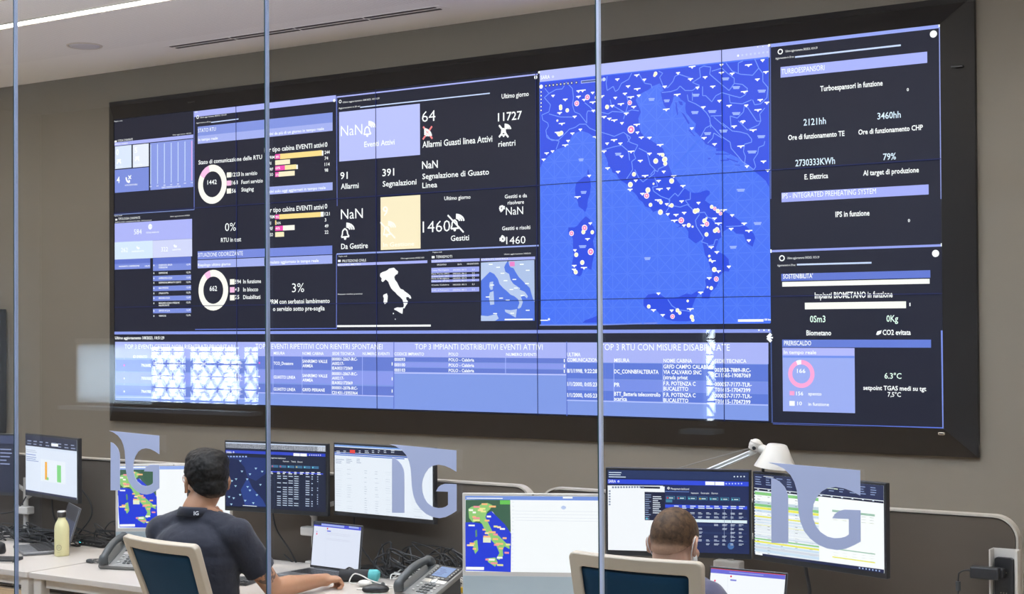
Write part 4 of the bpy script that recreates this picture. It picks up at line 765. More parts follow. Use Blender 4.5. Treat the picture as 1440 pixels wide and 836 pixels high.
# C: tall table behind the cropped head
t, w, h, dz = monitor((5.862, -2.552, 1.120), .335, .545, .330, 'monitor with white map area and dark blue table above the cropped brown head')
b = hb().fit([(41, 312), (638, 328), (642, 668), (44, 642)], w, h)
b.ruv(-w/2, h/2, w/2, -h/2, (30, 42, 88), 1); b.rect(41, 312, 638, 362, (36, 52, 96), 2); b.rect(41, 350, 638, 386, (46, 74, 222), 3); b.T([('SARA', 45, 364, 76, 365)], 11, layer=4); b.ring(87, 360, 4, .5, WH, 4); b.rect(454, 364, 534, 381, WH, 4); b.line([(494, 365), (494, 381)], .002, RBL, 5)
for k in range(6): b.ring(543+k*13, 374, 3, 0, (200, 215, 255), 4)
for k in range(4): b.ring(577+k*14, 345, 3, 0, WH, 4)
b.bars(46, 318, 130, 345, 3, (210, 220, 240), .4, 3, R)
b.rect(41, 376, 284, 646, (246, 247, 253), 3); b.poly([(44, 376), (275, 380), (275, 408), (196, 405), (199, 524), (284, 528), (284, 652), (44, 642)], (250, 250, 255), 4)
for k in range(12): b.rect(60+k*11.5, 380, 68+k*11.5, 388, (130, 140, 165), 5, 1)
b.rect(180, 381, 262, 392, (40, 44, 60), 5)
for k in range(6): b.rect(46, 396+k*11, 54, 403+k*11, (150, 160, 185), 5, 1)
b.rect(197, 404, 284, 524, (26, 32, 60), 5); b.bars(200, 412, 226, 520, 12, (150, 165, 200), .35, 6, R); b.bars(232, 420, 276, 495, 9, (235, 240, 250), .4, 6, R); b.ring(207, 515, 4, 0, (90, 200, 220), 6)
b.text('Management dashboard', 308, 396, 385, 399, 8, layer=4, bold=0); b.ring(298, 390, 5, .5, WH, 4); b.T([('Impostazioni', 394, 414, 425, 415), ('Eventi attivi', 436, 415, 470, 416), ('Storico', 480, 416, 507, 417)], 7, layer=4, bold=0)
b.bars(284, 398, 385, 408, 1, (120, 150, 220), .2, 4)
for k in range(7): b.rect(288+k*46, 422+k*1.6, 325+k*46, 437+k*1.6, (70, 130, 160), 4); b.rect(291+k*46, 424+k*1.6, 322+k*46, 435+k*1.6, (26, 44, 84), 5); b.ring(294+k*46, 430+k*1.6, 3, 0, ((240, 60, 80), (240, 60, 80), (120, 220, 230), (245, 205, 60), (120, 220, 230), (120, 220, 230), (120, 220, 230))[k], 6); b.bars(300+k*46, 426+k*1.6, 318+k*46, 434+k*1.6, 1, (200, 225, 235), .5, 6)
b.rect(287, 437, 314, 449, (70, 130, 160), 4); b.rect(284, 457, 632, 482, (52, 80, 226), 3)
XS = (322, 356, 390, 424, 458, 492, 527, 562, 597)
for c, x in enumerate(XS): b.bars(x, 460+c*.6, x+28, 476+c*.6, 2, (225, 232, 250), .5, 5, R)
for r_ in range(9):
    y = 486+r_*16
    if r_ != 2: b.rect(284, y, 632, y+13+8, (38, 54, 100) if r_ % 2 else (30, 44, 84), 3)
    else: b.rect(284, y-3, 632, y+22, (226, 240, 246), 4)
    for c, x in enumerate(XS):
        if R.random() < .8 and r_ != 2: b.bars(x, y+2+c*.8, x+22, y+11+c*.8, 2, (215, 222, 238), .45, 6, R)
for c in (535, 565): b.line([(c, 482), (c, 606)], .0015, (140, 150, 180), 5)
b.ring(563, 633, 14, 0, (70, 110, 170), 3)
put(b, t, -.001, dz)
# D: spreadsheet
t, w, h, dz = monitor((6.376, -2.470, 1.108), -.29, .598, .330, 'monitor with a green and yellow spreadsheet under the right-hand letter sticker')
b = hb().fit([(658, 324), (1203, 375), (1203, 752), (660, 668)], w, h)       # corners in the 840..1200 crop
b.ruv(-w/2, h/2, w/2, -h/2, (238, 241, 248), 1); b.rect(658, 324, 1203, 440, (38, 46, 84), 2); b.rect(658, 386, 1203, 452, (14, 22, 54), 3)
for k in range(12): b.bars(664+k*44, 332+k*4.2, 690+k*44, 372+k*4.2, 4, (150, 165, 205), .35, 4, R); b.rect(672+k*44, 389+k*4.4, 680+k*44, 394+k*4.4, (220, 228, 245), 5, 1)
b.rect(698, 334, 740, 340, WH, 4); b.rect(930, 380, 1010, 392, (225, 235, 205), 4)
G1, Y1, Bl = (140, 205, 130), (244, 240, 90), (208, 226, 244)
rowsD = [G1, WH, WH, (200, 215, 225), G1, Y1, Bl, WH, Y1, (210, 225, 240), Bl, Y1, G1, WH, WH, (205, 220, 235), G1, Y1, Bl, (215, 220, 232), Bl]
for k, c in enumerate(rowsD):
    y0, y1 = 400+k*12.6, 400+(k+1)*12.6; b.rect(660, y0, 930, y1+34*(1-k/40), c, 2+(k % 2))
for k in range(21):
    for x in (672, 715, 770, 830, 890):
        if R.random() < .7: b.rect(x, 404+k*12.6+(x-660)*.13, x+R.uniform(8, 26), 407+k*12.6+(x-660)*.13, (95, 105, 125), 5, 1)
for k in range(22): b.ring(662, 396+k*12.4, 2, 0, (40, 60, 110), 6)
b.poly([(928, 421), (1203, 452), (1203, 735), (930, 697)], WH, 4)
for yy_ in (478, 642):
    b.rect(986, yy_, 1166, yy_+30, (165, 200, 180), 5); b.rect(986, yy_+12, 1166, yy_+34, WH, 6); b.rect(986, yy_+40, 1166, yy_+62, Y1, 6)
    for r_ in range(4):
        for x in (992, 1030, 1070, 1110, 1145): b.rect(x, yy_+6+r_*12+(x-986)*.1, x+18, yy_+9+r_*12+(x-986)*.1, (110, 140, 125), 7, 1)
b.poly([(660, 660), (1203, 736), (1203, 752), (660, 670)], (18, 30, 72), 5); b.rect(664, 657, 694, 672, WH, 6)
for k in range(7): b.ring(1100+k*14, 728+k*2.2, 3, 0, (170, 190, 230), 6)
put(b, t, -.001, dz)
# E: chart, F: dark page, both at the left
t, w, h, dz = monitor((2.184, -2.395, 1.105), -.228, .578, .328, 'monitor at the left showing a yellow and a green bar, above the bottle')
b = hb().fit([(107, 164), (321, 186), (318, 418), (109, 396)], w, h)
b.ruv(-w/2, h/2, w/2, -h/2, (228, 234, 250), 1); b.rect(107, 164, 321, 238, (30, 36, 62), 2); b.rect(107, 208, 321, 240, (222, 230, 248), 3); b.rect(107, 164, 321, 186, (60, 50, 78), 3)
b.rect(218, 198, 246, 213, WH, 4)
for k in range(8): b.bars(116+k*26, 182+k*2.6, 134+k*26, 206+k*2.6, 2, (150, 160, 190), .35, 4, R)
b.bars(112, 222, 180, 236, 2, (190, 200, 222), .4, 4, R); b.rect(110, 242, 152, 249, (90, 120, 200), 4); b.bars(112, 250, 168, 272, 3, (130, 150, 205), .35, 4, R)
b.poly([(172, 262), (275, 274), (275, 362), (172, 350)], (238, 242, 252), 3); b.poly([(191, 274), (200, 275), (200, 346), (191, 345)], (250, 180, 60), 4); b.poly([(197, 335), (206, 336), (206, 347), (197, 346)], (130, 210, 130), 4); b.poly([(241, 286), (257, 288), (257, 355), (241, 353)], (130, 215, 130), 4)
for x in (180, 228): b.rect(x, 262+(x-180)*.12, x+28, 265+(x-180)*.12, (150, 160, 185), 4, 1)
b.rect(109, 388, 321, 420, (26, 34, 70), 4)
put(b, t, -.001, dz)
t, w, h, dz = monitor((1.585, -2.40, 1.10), .13, .578, .328, 'monitor cut off by the left edge of the picture')
b = hb().fit([(0, 0), (100, 0), (100, 56), (0, 56)], w, h)
b.ruv(-w/2, h/2, w/2, -h/2, (30, 34, 58), 1); b.rect(0, 14, 76, 52, WH, 2); b.rect(0, 0, 100, 8, (60, 66, 100), 2); b.bars(82, 12, 97, 30, 5, (150, 160, 200), .3, 3, R); b.rect(0, 53, 100, 56, (14, 20, 50), 3)
for x, y in ((20, 22), (40, 40), (60, 25)): b.ring(x, y, 3, .4, (120, 140, 200), 3)
put(b, t, -.001, dz)

# monitor brackets: a clamped pole with a reach bar to the back of each screen
def bracket(px, py, y, label, targets):
    p = aty(px, py, y); t = thing('monitor_bracket', label, 'monitor bracket', (p.x, -2.305, DZ), 0, 'monitor brackets'); z = p.z-DZ
    MB().box((0, 0, .006), (.09, .03, .012), bev=.003).build('clamp', M_WMETAL, t)
    MB().cone((0, 0, .012), (0, 0, z+.17), .0135, n=20).build('pole', M_WMETAL, t, True)
    MB().box((0, -.012, z), (.11, .05, .04), bev=.006).build('crossbar', M_WMETAL, t)
    for k, (x, yy, zz, yaw) in enumerate(targets):
        e = Vector((x-.052*math.sin(yaw), yy+.052*math.cos(yaw), zz-.02)); e0 = Vector((p.x, -2.305, p.z+.06+.04*k)); n = Vector((-math.sin(yaw), math.cos(yaw), 0))
        q = lambda v: Vector(v)-t.location
        b = MB(); b.tube([q(e0), q((e0*.55+e*.45)+n*.012), q(e)], .011, 10, 4); b.box(q(e-n*.001), (.09, .006, .09), rz=yaw, bev=.002); b.build('reach_bar', M_WMETAL, t, True)
    return t
bracket(437, 748, -2.33, 'white monitor bracket behind the grey laptop with lilac page', [(3.728, -2.402, 1.131, .11), (4.318, -2.358, 1.136, -.06)])
bracket(1018, 798, -2.36, 'white monitor bracket behind the two right-hand monitors', [(5.862, -2.552, 1.12, .335), (6.376, -2.47, 1.108, -.29)])
bracket(31, 718, -2.33, 'white monitor bracket between the two monitors at the left edge', [(2.184, -2.395, 1.105, -.228), (1.585, -2.4, 1.10, .13)])

# all-in-one desktop computers
GRN, LGR, IB = (64, 100, 78), (150, 205, 120), (38, 62, 215)
def imac(pos, yaw, label, mapping):
    t = thing('desktop_computer', label, 'computer', (pos[0], pos[1], DZ), yaw, 'all-in-one desktop computers'); zc = pos[2]-DZ; w, h = .547, .312; zt = zc+h/2; zb = zt-.392
    sil = mat('pale_blue_aluminium', (.46, .53, .56), .4, .3)
    MB().box((0, .006, (zt+zb)/2), (w, .0115, zt-zb), bev=.004).build('housing', M_WMETAL, t)
    MB().box((0, -.0008, zb+.038), (w-.004, .002, .074)).build('chin', sil, t)
    MB().box((0, .078, .006+(zb+.11)/2), (.17, .006, zb+.11), rx=.10).box((0, .07, .003), (.17, .15, .006), bev=.002).build('stand', sil, t)
    MB().box((0, -.001, zt-.006), (.006, .002, .003)).build('camera_dot', M_BLACK, t)
    ws, hs = w-.024, h-.022; b = hb().fit(mapping, ws, hs)
    b.ruv(-ws/2, hs/2, ws/2, -hs/2, (252, 252, 255), 1); return t, b, ws, hs, zc
IT2 = [(178, 480), (195, 468), (215, 472), (240, 455), (262, 452), (285, 462), (275, 480), (262, 492), (255, 515), (270, 545), (285, 575), (310, 592), (335, 615), (362, 640), (362, 652), (340, 640), (332, 655), (335, 680), (318, 700), (305, 695), (318, 670), (305, 640), (280, 612), (255, 575), (240, 545), (225, 530), (200, 540), (182, 520)]
def itmap(b, P, dx, dy, sx, sy, deep=0):
    f = lambda q: [(dx+(x-165)*sx, dy+(y-440)*sy) for x, y in q]
    b.poly(f([(165, 440), (362, 436), (366, 580), (330, 545), (285, 490), (262, 500), (250, 540), (200, 560), (165, 580)]), GRN, 2); b.poly(f([(165, 540), (200, 538), (240, 545), (262, 500), (280, 488), (340, 545), (368, 585), (368, 752), (170, 750)]), IB, 3)
    b.poly(f([(300, 600), (366, 640), (366, 752), (170, 752), (168, 640), (230, 650)]), (44, 66, 222), 3)
    b.poly(f(IT2), LGR, 4); b.poly(f([(262, 695), (300, 690), (312, 712), (300, 730), (270, 712)]), LGR, 4); b.poly(f([(205, 622), (220, 615), (225, 660), (212, 678), (203, 655)]), LGR, 4); b.poly(f([(210, 575), (218, 570), (220, 600), (212, 605)]), (90, 140, 110), 4)
    rr = random.Random(5)
    for x, y in ((190, 485), (215, 470), (205, 495), (240, 478), (250, 458), (205, 515), (215, 530), (245, 490), (270, 512), (262, 530), (285, 468), (300, 555), (315, 558), (330, 565), (250, 570), (262, 585), (285, 580), (262, 600), (300, 590), (300, 610), (340, 605), (318, 630), (355, 632), (305, 635), (325, 650), (350, 668), (320, 690), (285, 700), (265, 700), (295, 715), (322, 722), (198, 632), (208, 655), (190, 640), (215, 520), (232, 485)):
        c = ((255, 226, 170), (255, 190, 130), (250, 150, 160), (240, 235, 150), (255, 250, 240))[rr.randrange(5)]; w = rr.uniform(7, 16)
        q = f([(x-w, y-4), (x+w, y-4), (x+w, y+4), (x-w, y+4)]); b.poly(q, c, 5, 1)
    b.poly(f([(246, 604), (280, 604), (280, 626), (246, 626)]), (235, 240, 205), 6, 1); b.poly(f([(172, 735), (252, 733), (252, 746), (172, 748)]), WH, 6, 1); b.poly(f([(180, 549), (208, 549), (208, 556), (180, 556)]), WH, 6, 1)
t, b, ws, hs, zc = imac((5.334, -2.725, 1.024), .468, 'white desktop computer showing its whole map of Italy, beside the right-hand glass joint', [(163, 420), (742, 420), (745, 738), (170, 754)])
b.rect(163, 420, 742, 436, (120, 150, 225), 3); b.bars(170, 425, 330, 435, 1, WH, .4, 5); b.rect(585, 421, 625, 428, WH, 5); b.rect(318, 438, 362, 456, (110, 200, 90), 7)
itmap(b, 0, 165, 438, 1.0, 1.0); b.ring(588, 467, 8, 0, (190, 205, 240), 3); b.rect(578, 463, 598, 471, (190, 205, 240), 3)
for y in (484, 498, 512, 524): b.line([(385, y), (740, y-1)], .0012, (225, 228, 238), 3)
for k in range(18): b.rect(372, 445+k*17, 378, 448+k*17, (225, 228, 238), 3, 1)
put(b, t, -.001, zc)
t, b, ws, hs, zc = imac((3.225, -2.545, 1.028), .589, 'white desktop computer with its map behind the left-hand letter sticker', [(502, 300), (968, 298), (968, 560), (492, 569)])
b.rect(500, 296, 968, 312, (150, 175, 238), 3); b.bars(510, 300, 620, 310, 1, WH, .5, 5)
itmap(b, 0, 495, 312, .83, .81); put(b, t, -.001, zc)

# laptops
def laptop(x, y, yaw, tilt, label, corners, w=.30, d=.205, hgt=.205):
    t = thing('laptop', label, 'laptop', (x, y, DZ), yaw, 'open laptops')     # origin under the hinge; the keyboard lies towards -y
    MB().box((0, -d/2, .009), (w, d, .014), bev=.004).build('base', M_SPACE, t)
    b = MB()
    for r_ in range(6):
        for c in range(14): b.box((-w*.44+(c+.5)*w*.88/14, -.035-r_*.0175, .0168), (w*.88/14-.003, .0145, .0016))
    b.build('keyboard', M_BLACK, t)
    MB().box((0, -d*.78, .0162), (w*.36, d*.33, .0006)).build('touchpad', mat('touchpad_grey', (.13, .135, .145), .3), t)
    MB().cone((-w*.4, .004, .014), (w*.4, .004, .014), .006).build('hinge', M_BLACK, t)
    fr = Matrix.Translation((0, .004, .016)) @ Matrix.Rotation(-tilt, 4, 'X')
    o = MB().box((0, .003, hgt/2), (w, .0055, hgt), bev=.0022).build('lid', M_SPACE, t); o.matrix_local = fr
    o2 = MB().box((0, -.0002, hgt/2), (w-.002, .001, hgt-.003)).build('bezel', M_BLACK, o)
    ws, hs = w-.014, hgt-.018; b = hb().fit(corners, ws, hs); b.ruv(-ws/2, hs/2, ws/2, -hs/2, (226, 229, 246), 1)
    s = b
    def fin(): q = s.build('screen', (SCR_M, SCR_MT), o, frame=Matrix.Translation((0, -.0012, hgt/2+.002))); return q
    return t, b, fin
t, b, fin = laptop(4.135, -2.475, -.075, .115, 'grey laptop with a pale lilac page, beside the hand of the person with black hair', [(483, 152), (974, 198), (942, 625), (443, 578)])
b.rect(483, 152, 974, 231, (66, 74, 212), 2); b.rect(484, 152, 560, 180, (40, 44, 70), 3); b.rect(562, 163, 800, 204, (165, 178, 235), 3); b.rect(850, 187, 950, 214, (165, 178, 235), 3); b.ring(625, 212, 7, 0, (220, 50, 90), 3); b.rect(620, 230, 660, 244, (80, 92, 220), 3); b.ring(510, 265, 7, 0, (240, 90, 130), 3); b.ring(512, 243, 5, 0, (170, 150, 210), 3)
for y in (250, 265, 305, 318): b.bars(620, y, 860, y+8, 1, (205, 208, 228), .4, 3)
b.line([(610, 205), (595, 590)], .001, (210, 213, 235), 3); fin()
t, b, fin = laptop(6.19, -2.70, .0, .22, 'laptop with a purple and red title bar under the right-hand monitors', [(757, 625), (1382, 670), (1375, 1030), (700, 990)])
b.ruv(-b.w/2, b.hh/2, b.w/2, -b.hh/2, (250, 250, 255), 2); b.rect(757, 625, 1382, 700, (104, 104, 214), 3); b.rect(757, 622, 1382, 674, (225, 70, 60), 4); b.rect(918, 650, 1205, 676, (160, 168, 235), 5); b.ring(932, 680, 8, 0, (230, 40, 90), 5); b.rect(926, 698, 978, 712, (130, 134, 220), 5); b.ring(790, 708, 8, 0, (240, 80, 120), 5); b.ring(785, 745, 5, 0, (170, 160, 200), 5); b.line([(905, 680), (890, 990)], .001, (225, 226, 240), 5); fin()
p = atz(86, 773, DZ)
t, b, fin = laptop(p.x, p.y, -.52, .30, 'open grey laptop half hidden behind the pale yellow bottle', [(0, 0), (100, 0), (100, 65), (0, 65)])
b.ruv(-b.w/2, b.hh/2, b.w/2, -b.hh/2, (44, 54, 82), 2); b.rect(0, 0, 100, 22, (24, 26, 36), 3); fin()
# ------------------------------------------------------------------ things on the desks
# bottle
bp_ = atz(87, 782, DZ); t = thing('water_bottle', 'pale yellow water bottle with dark cap standing on the left desk', 'bottle', (bp_.x, bp_.y, DZ))
MB().lathe([(0, 0), (.031, 0), (.0345, .004), (.0345, .128), (.033, .143), (.027, .160), (.0195, .172), (.0175, .180), (.0175, .186), (0, .186)], n=40).build('body', mat('pale_yellow_steel', (.80, .74, .40), .42), t, 'all')
MB().lathe([(0, .184), (.0195, .184), (.021, .188), (.021, .204), (.019, .209), (0, .209)], n=36).build('cap', mat('bottle_cap_dark', (.05, .045, .04), .35), t, 'all')
MB().lathe([(.0205, .2085), (.0195, .2135), (.016, .2145), (0, .2145)], n=36).build('cap_ring', M_ALU, t, 'all')
az = math.atan2(CAM.y-bp_.y, CAM.x-bp_.x)-.42; b = MB()
def oncyl(u, v): a = az+u/.0345; return Vector((.0349*math.cos(a), .0349*math.sin(a), v))
b.tube([oncyl(.0125*math.cos(q*PI/12), .043+.0125*math.sin(q*PI/12)) for q in range(25)], .0007, 6, 1)
for P in ([(-.007, .048), (-.004, .050), (-.002, .047), (-.007, .038), (-.001, .038)], [(.005, .038), (.005, .050), (.0005, .042), (.008, .042)]): b.tube([oncyl(*p) for p in P], .0006, 6, 1)
for k in range(5): b.tube([oncyl(-.006+k*.0025, .020), oncyl(-.0045+k*.0025, .020)], .0005, 5, 1)
b.build('emblem', M_BLACK, t)['label'] = 'dark round emblem printed on the bottle'

# desk phones
def phone(x, y, yaw, label, cls=True):
    t = thing('desk_phone', label, 'telephone', (x, y, DZ), yaw, 'desk telephones'); a = math.radians(26)
    T_ = Matrix.Translation((0, 0, .055)) @ Matrix.Rotation(a, 4, 'X')
    def pl(b):
        bmesh.ops.transform(b.bm, matrix=T_, verts=b.bm.verts[:]); return b
    b = MB(); b.box((0, 0, 0), (.225, .215, .022), bev=.008); pl(b).build('body', M_MGREY, t, True)
    b = MB(); b.prism([(-.085, -.02, 0), (-.085, .09, 0), (-.085, .085, .075), (-.085, -.01, .03)], (.17, 0, 0)); b.build('stand', M_DGREY, t)
    b = MB(); b.box((.035, .052, .0125), (.135, .092, .006), bev=.003); o = pl(b).build('display_frame', M_BLACK, t)
    b = MB(); b.box((.035, .056, .0162), (.086, .064, .0016)); pl(b).build('display', emis('phone_display', lin((150, 175, 225)), .9), o)
    b = MB()
    for r_ in range(5): b.box((.015+(0, .01, .02, .01, .005)[r_]*1, .072-r_*.009, .0172), (.03+.004*r_, .0022, .0008))
    pl(b).build('display_text', mat('display_ink', (.12, .15, .35), .5), o)
    b = MB()
    for k in range(4): b.box((.002+k*.022, .013, .0165), (.015, .005, .003))
    for k in range(5): b.box((-.022, .03+k*.013, .0165), (.005, .006, .003)); b.box((.094, .03+k*.013, .0165), (.005, .006, .003))
    pl(b).build('soft_keys', M_LGREY, o)
    b = MB(); b.box((.035, -.003, .0115), (.13, .024, .003), bev=.001); pl(b).build('silver_band', M_ALU, t)
    b = MB(); b.lathe([(0, .006), (.014, .006), (.017, .002), (.017, 0)], (.035, -.005, .012), 24); pl(b).build('navigation_ring', mat('ring_silver', (.8, .8, .78), .25, .6), t, 'all')
    for r_ in range(4):
        for c in range(3):
            b = MB(); b.box((.015+c*.022, -.032-r_*.0165, .0125), (.017, .010, .005), bev=.002); pl(b).build('key', M_DGREY, t)
    for (kx, ky) in ((-.018, -.03), (-.018, -.05), (.082, -.03), (.082, -.05), (.082, -.07), (-.018, -.075)):
        b = MB(); b.box((kx, ky, .0125), (.015, .008, .005), bev=.002); pl(b).build('key', M_LGREY, t)
    b = MB(); b.box((-.082, 0, .009), (.056, .20, .010), bev=.004); pl(b).build('cradle', M_DGREY, t)
    b = MB(); b.tube([(-.082, -.098, .014), (-.082, -.09, .035), (-.082, -.06, .047), (-.082, 0, .055), (-.082, .06, .047), (-.082, .09, .035), (-.082, .098, .014)], lambda f: .021 if (f < .22 or f > .78) else .0165, 16, 4); pl(b).build('handset', M_DGREY, t, 'all')
    return t
phone(4.815, -2.685, -.2, 'grey desk telephone with lit display, left of the larger map computer'); phone(3.215, -2.80, .25, 'dark desk telephone with coiled cord, right of the pale yellow bottle')
# coiled cord of the left phone
b = MB(); P = []
for k in range(420):
    f = k/419; a = f*PI*2*38; q = f*2*PI*.95+.6; cx, cy = 2.985+.05*math.cos(q), -2.80+.032*math.sin(q); r_ = .0052
    P.append((cx+r_*math.cos(a)*math.cos(q), cy+r_*math.cos(a)*math.sin(q), DZ+.0075+r_*math.sin(a)))
P.append((3.12, -2.88, DZ+.02)); tag(b.tube(P, .0018, 5, 1).build('phone_cord', M_DGREY, None, True), 'coiled dark cord lying on the desk right of the yellow bottle', 'cord')
# glasses case, earbud case, mouse, plug
t = thing('glasses_case', 'black case with a teal end, beside the grey laptop', 'case', (4.365, -2.575, DZ), .35)
MB().tube([(-.085, 0, .026), (-.08, 0, .026), (0, 0, .0275), (.045, 0, .027)], lambda f: .012+.0145*min(1, f*8), 20, 3).build('body', mat('black_fabric', (.02, .02, .022), .8), t, 'all')
MB().tube([(.043, 0, .0275), (.05, 0, .0275), (.075, 0, .0275), (.084, 0, .026)], lambda f: .0275 if f < .7 else .0275-.012*(f-.7)/.3, 20, 3).build('end_sleeve', mat('teal_fabric', (.10, .42, .43), .7), t, 'all')
MB().tube([(-.07, .02, .048), (-.05, .005, .058), (-.03, .0, .052)], .004, 8, 4).build('loop', M_BLACK, t, True)
MB().ball((4.455, -2.655, DZ+.014), (.034, .024, .014)).build('charger', M_CABLEW, None, 'all'); tag(C.objects[-1], 'small white rounded charger lying before the teal-ended case', 'charger')
tag(MB().tube([(4.425, -2.67, DZ+.012), (4.40, -2.69, DZ+.018), (4.405, -2.665, DZ+.05), (4.43, -2.64, DZ+.04), (4.47, -2.63, DZ+.022), (4.55, -2.60, DZ+.004), (4.60, -2.62, DZ+.006), (4.56, -2.70, DZ+.004), (4.48, -2.74, DZ+.004)], .0028, 8, 5).build('charging_cable', M_CABLEW, None, True), 'white charging cable looping across the desk by the grey telephone', 'cable')
t = thing('computer_mouse', 'black computer mouse left of the grey telephone', 'mouse', (4.575, -2.735, DZ), -.9)
b = MB(); b.ball((0, 0, .012), (.031, .056, .022)); bmesh.ops.bisect_plane(b.bm, geom=b.bm.verts[:]+b.bm.edges[:]+b.bm.faces[:], plane_co=(0, 0, .001), plane_no=(0, 0, -1), clear_outer=True); b.build('shell', M_BLACK, t, 'all'); MB().cone((-.004, .03, .031), (.004, .03, .031), .009, n=16).build('scroll_wheel', M_MGREY, t)
t = thing('network_plug', 'yellow cable plug lying between the grey telephone and the map computer', 'plug', (4.905, -2.56, DZ), .2)
MB().box((0, 0, .012), (.05, .022, .022), bev=.003).build('housing', mat('yellow_plastic', (.80, .52, .03), .4), t); MB().tube([(-.025, 0, .012), (-.06, .01, .012), (-.09, .05, .006), (-.06, .10, .006)], .004, 8, 4).build('lead', M_LGREY, t, True)
# left slab and docking stations
t = thing('notebook', 'black notebook lying at the left desk edge beyond the glass joint', 'notebook', (2.56, -3.0, DZ), .45); MB().box((0, 0, .008), (.17, .11, .015), bev=.003).build('cover', M_BLACK, t); MB().box((0, -.002, .0035), (.165, .109, .005)).build('pages', M_WHITE, t)
t = thing('desk_speaker', 'small black rounded device cut off at the left edge', 'device', (2.34, -2.86, DZ)); MB().lathe([(0, 0), (.045, 0), (.05, .01), (.045, .045), (.03, .055), (0, .056)], n=28).build('shell', M_BLACK, t, 'all'); MB().lathe([(.02, .0565), (.022, .058), (.024, .0565)], n=24).build('button_ring', M_MGREY, t, 'all')
def dock(x, y, yaw, label, led):
    t = thing('docking_station', label, 'docking station', (x, y, DZ), yaw, 'docking stations'); MB().box((0, 0, .014), (.20, .085, .028), bev=.004).build('case', M_BLACK, t)
    b = MB()
    for k in range(4): b.box((-.06+k*.03, -.043, .014), (.014, .002, .006))
    b.build('ports', M_MGREY, t)
    if led: MB().box((-.082, -.0432, .016), (.012, .002, .006)).build('status_light', emis('cyan_light', (.1, .9, 1), 2.5), t)
dock(2.56, -2.42, -.1, 'black docking station with a cyan light behind the yellow bottle', True); dock(2.18, -2.49, .2, 'black docking station among the cables left of the bottle', False); dock(4.30, -2.36, .1, 'black docking station under the cables behind the teal-ended case', False)
# keyboards of the two seated people
def keyboard(x, y, yaw, label):
    t = thing('keyboard', label, 'keyboard', (x, y, DZ), yaw, 'keyboards'); MB().box((0, 0, .007), (.43, .125, .014), bev=.004).build('case', M_BLACK, t); b = MB()
    for r_ in range(5):
        for c in range(18): b.box((-.204+c*.024, .046-r_*.022, .0165), (.0195, .0185, .006))
    b.build('keys', M_DGREY, t)
keyboard(3.80, -2.90, .25, 'black keyboard half hidden by the arm of the person with black hair')
# cable tangles
def tangle(name, label, n, cx, cy, rx, ry, zmax, seed, mats_=(M_CABLE,), loops=3):
    rr = random.Random(seed); b = MB()
    for k in range(n):
        x0, y0 = cx+rr.uniform(-rx, rx), cy+rr.uniform(-ry, ry)
        P = []
        for q in range(7):
            f = q/6; P.append((max(cx-rx*1.1, min(cx+rx*1.1, x0+rr.uniform(-.12, .12)+(f-.5)*rr.choice((-.3, .3, .18)))), min(-2.29, max(cy-ry, y0+rr.uniform(-.05, .05))), DZ+.006+max(0, math.sin(PI*f))*rr.uniform(.0, zmax)))
        b.tube(P, rr.choice((.0025, .0032, .004)), 6, 5)
    o = b.build(name, mats_[0], None, True); tag(o, label, 'cables', None, 'stuff'); return o
tangle('cable_tangle', 'tangle of black cables on the left desk under the two left monitors', 34, 2.22, -2.43, .42, .13, .075, 11)
tangle('cable_tangle', 'tangle of black cables behind the yellow bottle and the dark telephone', 15, 2.78, -2.36, .22, .06, .13, 21)
tangle('cable_tangle', 'tangle of black cables between the grey laptop and the grey telephone', 26, 4.62, -2.38, .24, .09, .15, 31)
tangle('cable_tangle', 'few white and grey cables lying by the grey telephone', 9, 4.66, -2.44, .18, .08, .05, 41, (M_CABLEW,))
def lead(pts, label, r=.004, m=None, name='monitor_cable', g='cables hanging from the monitors'): return tag(MB().tube(pts, r, 8, 5).build(name, m or M_CABLE, None, True), label, 'cable', g)
q = aty(384, 726, -2.33); lead([(q.x, -2.34, q.z+.05), (q.x+.02, -2.33, q.z-.06), (q.x+.09, -2.32, q.z-.15), (q.x+.13, -2.315, q.z-.22), (q.x+.05, -2.31, DZ+.03)], 'thin black cable hanging left of the grey laptop')
q = aty(507, 728, -2.30); lead([(q.x, -2.34, q.z+.06), (q.x-.01, -2.33, q.z-.05), (q.x+.02, -2.32, q.z-.13), (q.x+.1, -2.33, DZ+.03), (q.x+.15, -2.36, DZ+.006)], 'thin black cable hanging right of the grey laptop')
q = aty(83, 706, -2.34); lead([(q.x-.05, -2.345, q.z+.06), (q.x-.05, -2.335, q.z-.07), (q.x, -2.325, q.z-.14), (q.x+.1, -2.33, q.z-.16), (q.x+.2, -2.35, DZ+.02)], 'black cable hanging below the bar chart monitor')
q = aty(120, 700, -2.32); lead([(q.x-.06, -2.335, q.z+.08), (q.x+.02, -2.31, q.z-.02), (q.x+.03, -2.31, q.z-.1), (q.x-.06, -2.32, q.z-.2), (q.x-.02, -2.35, DZ+.006)], 'black cable curving down right of the bar chart monitor')
q = aty(1130, 800, -2.42); lead([(q.x, -2.41, q.z+.1), (q.x, -2.40, q.z), (q.x+.01, -2.39, q.z-.1), (q.x-.03, -2.38, DZ+.01)], 'pair of black cables hanging under the spreadsheet monitor', .007)
q = aty(4, 717, -2.33); lead([(q.x-.25, -2.31, q.z-.02), (q.x-.1, -2.32, q.z-.03), (q.x+.1, -2.33, q.z), (q.x+.2, -2.34, q.z+.08)], 'black cable bowed across the left edge below the monitors')
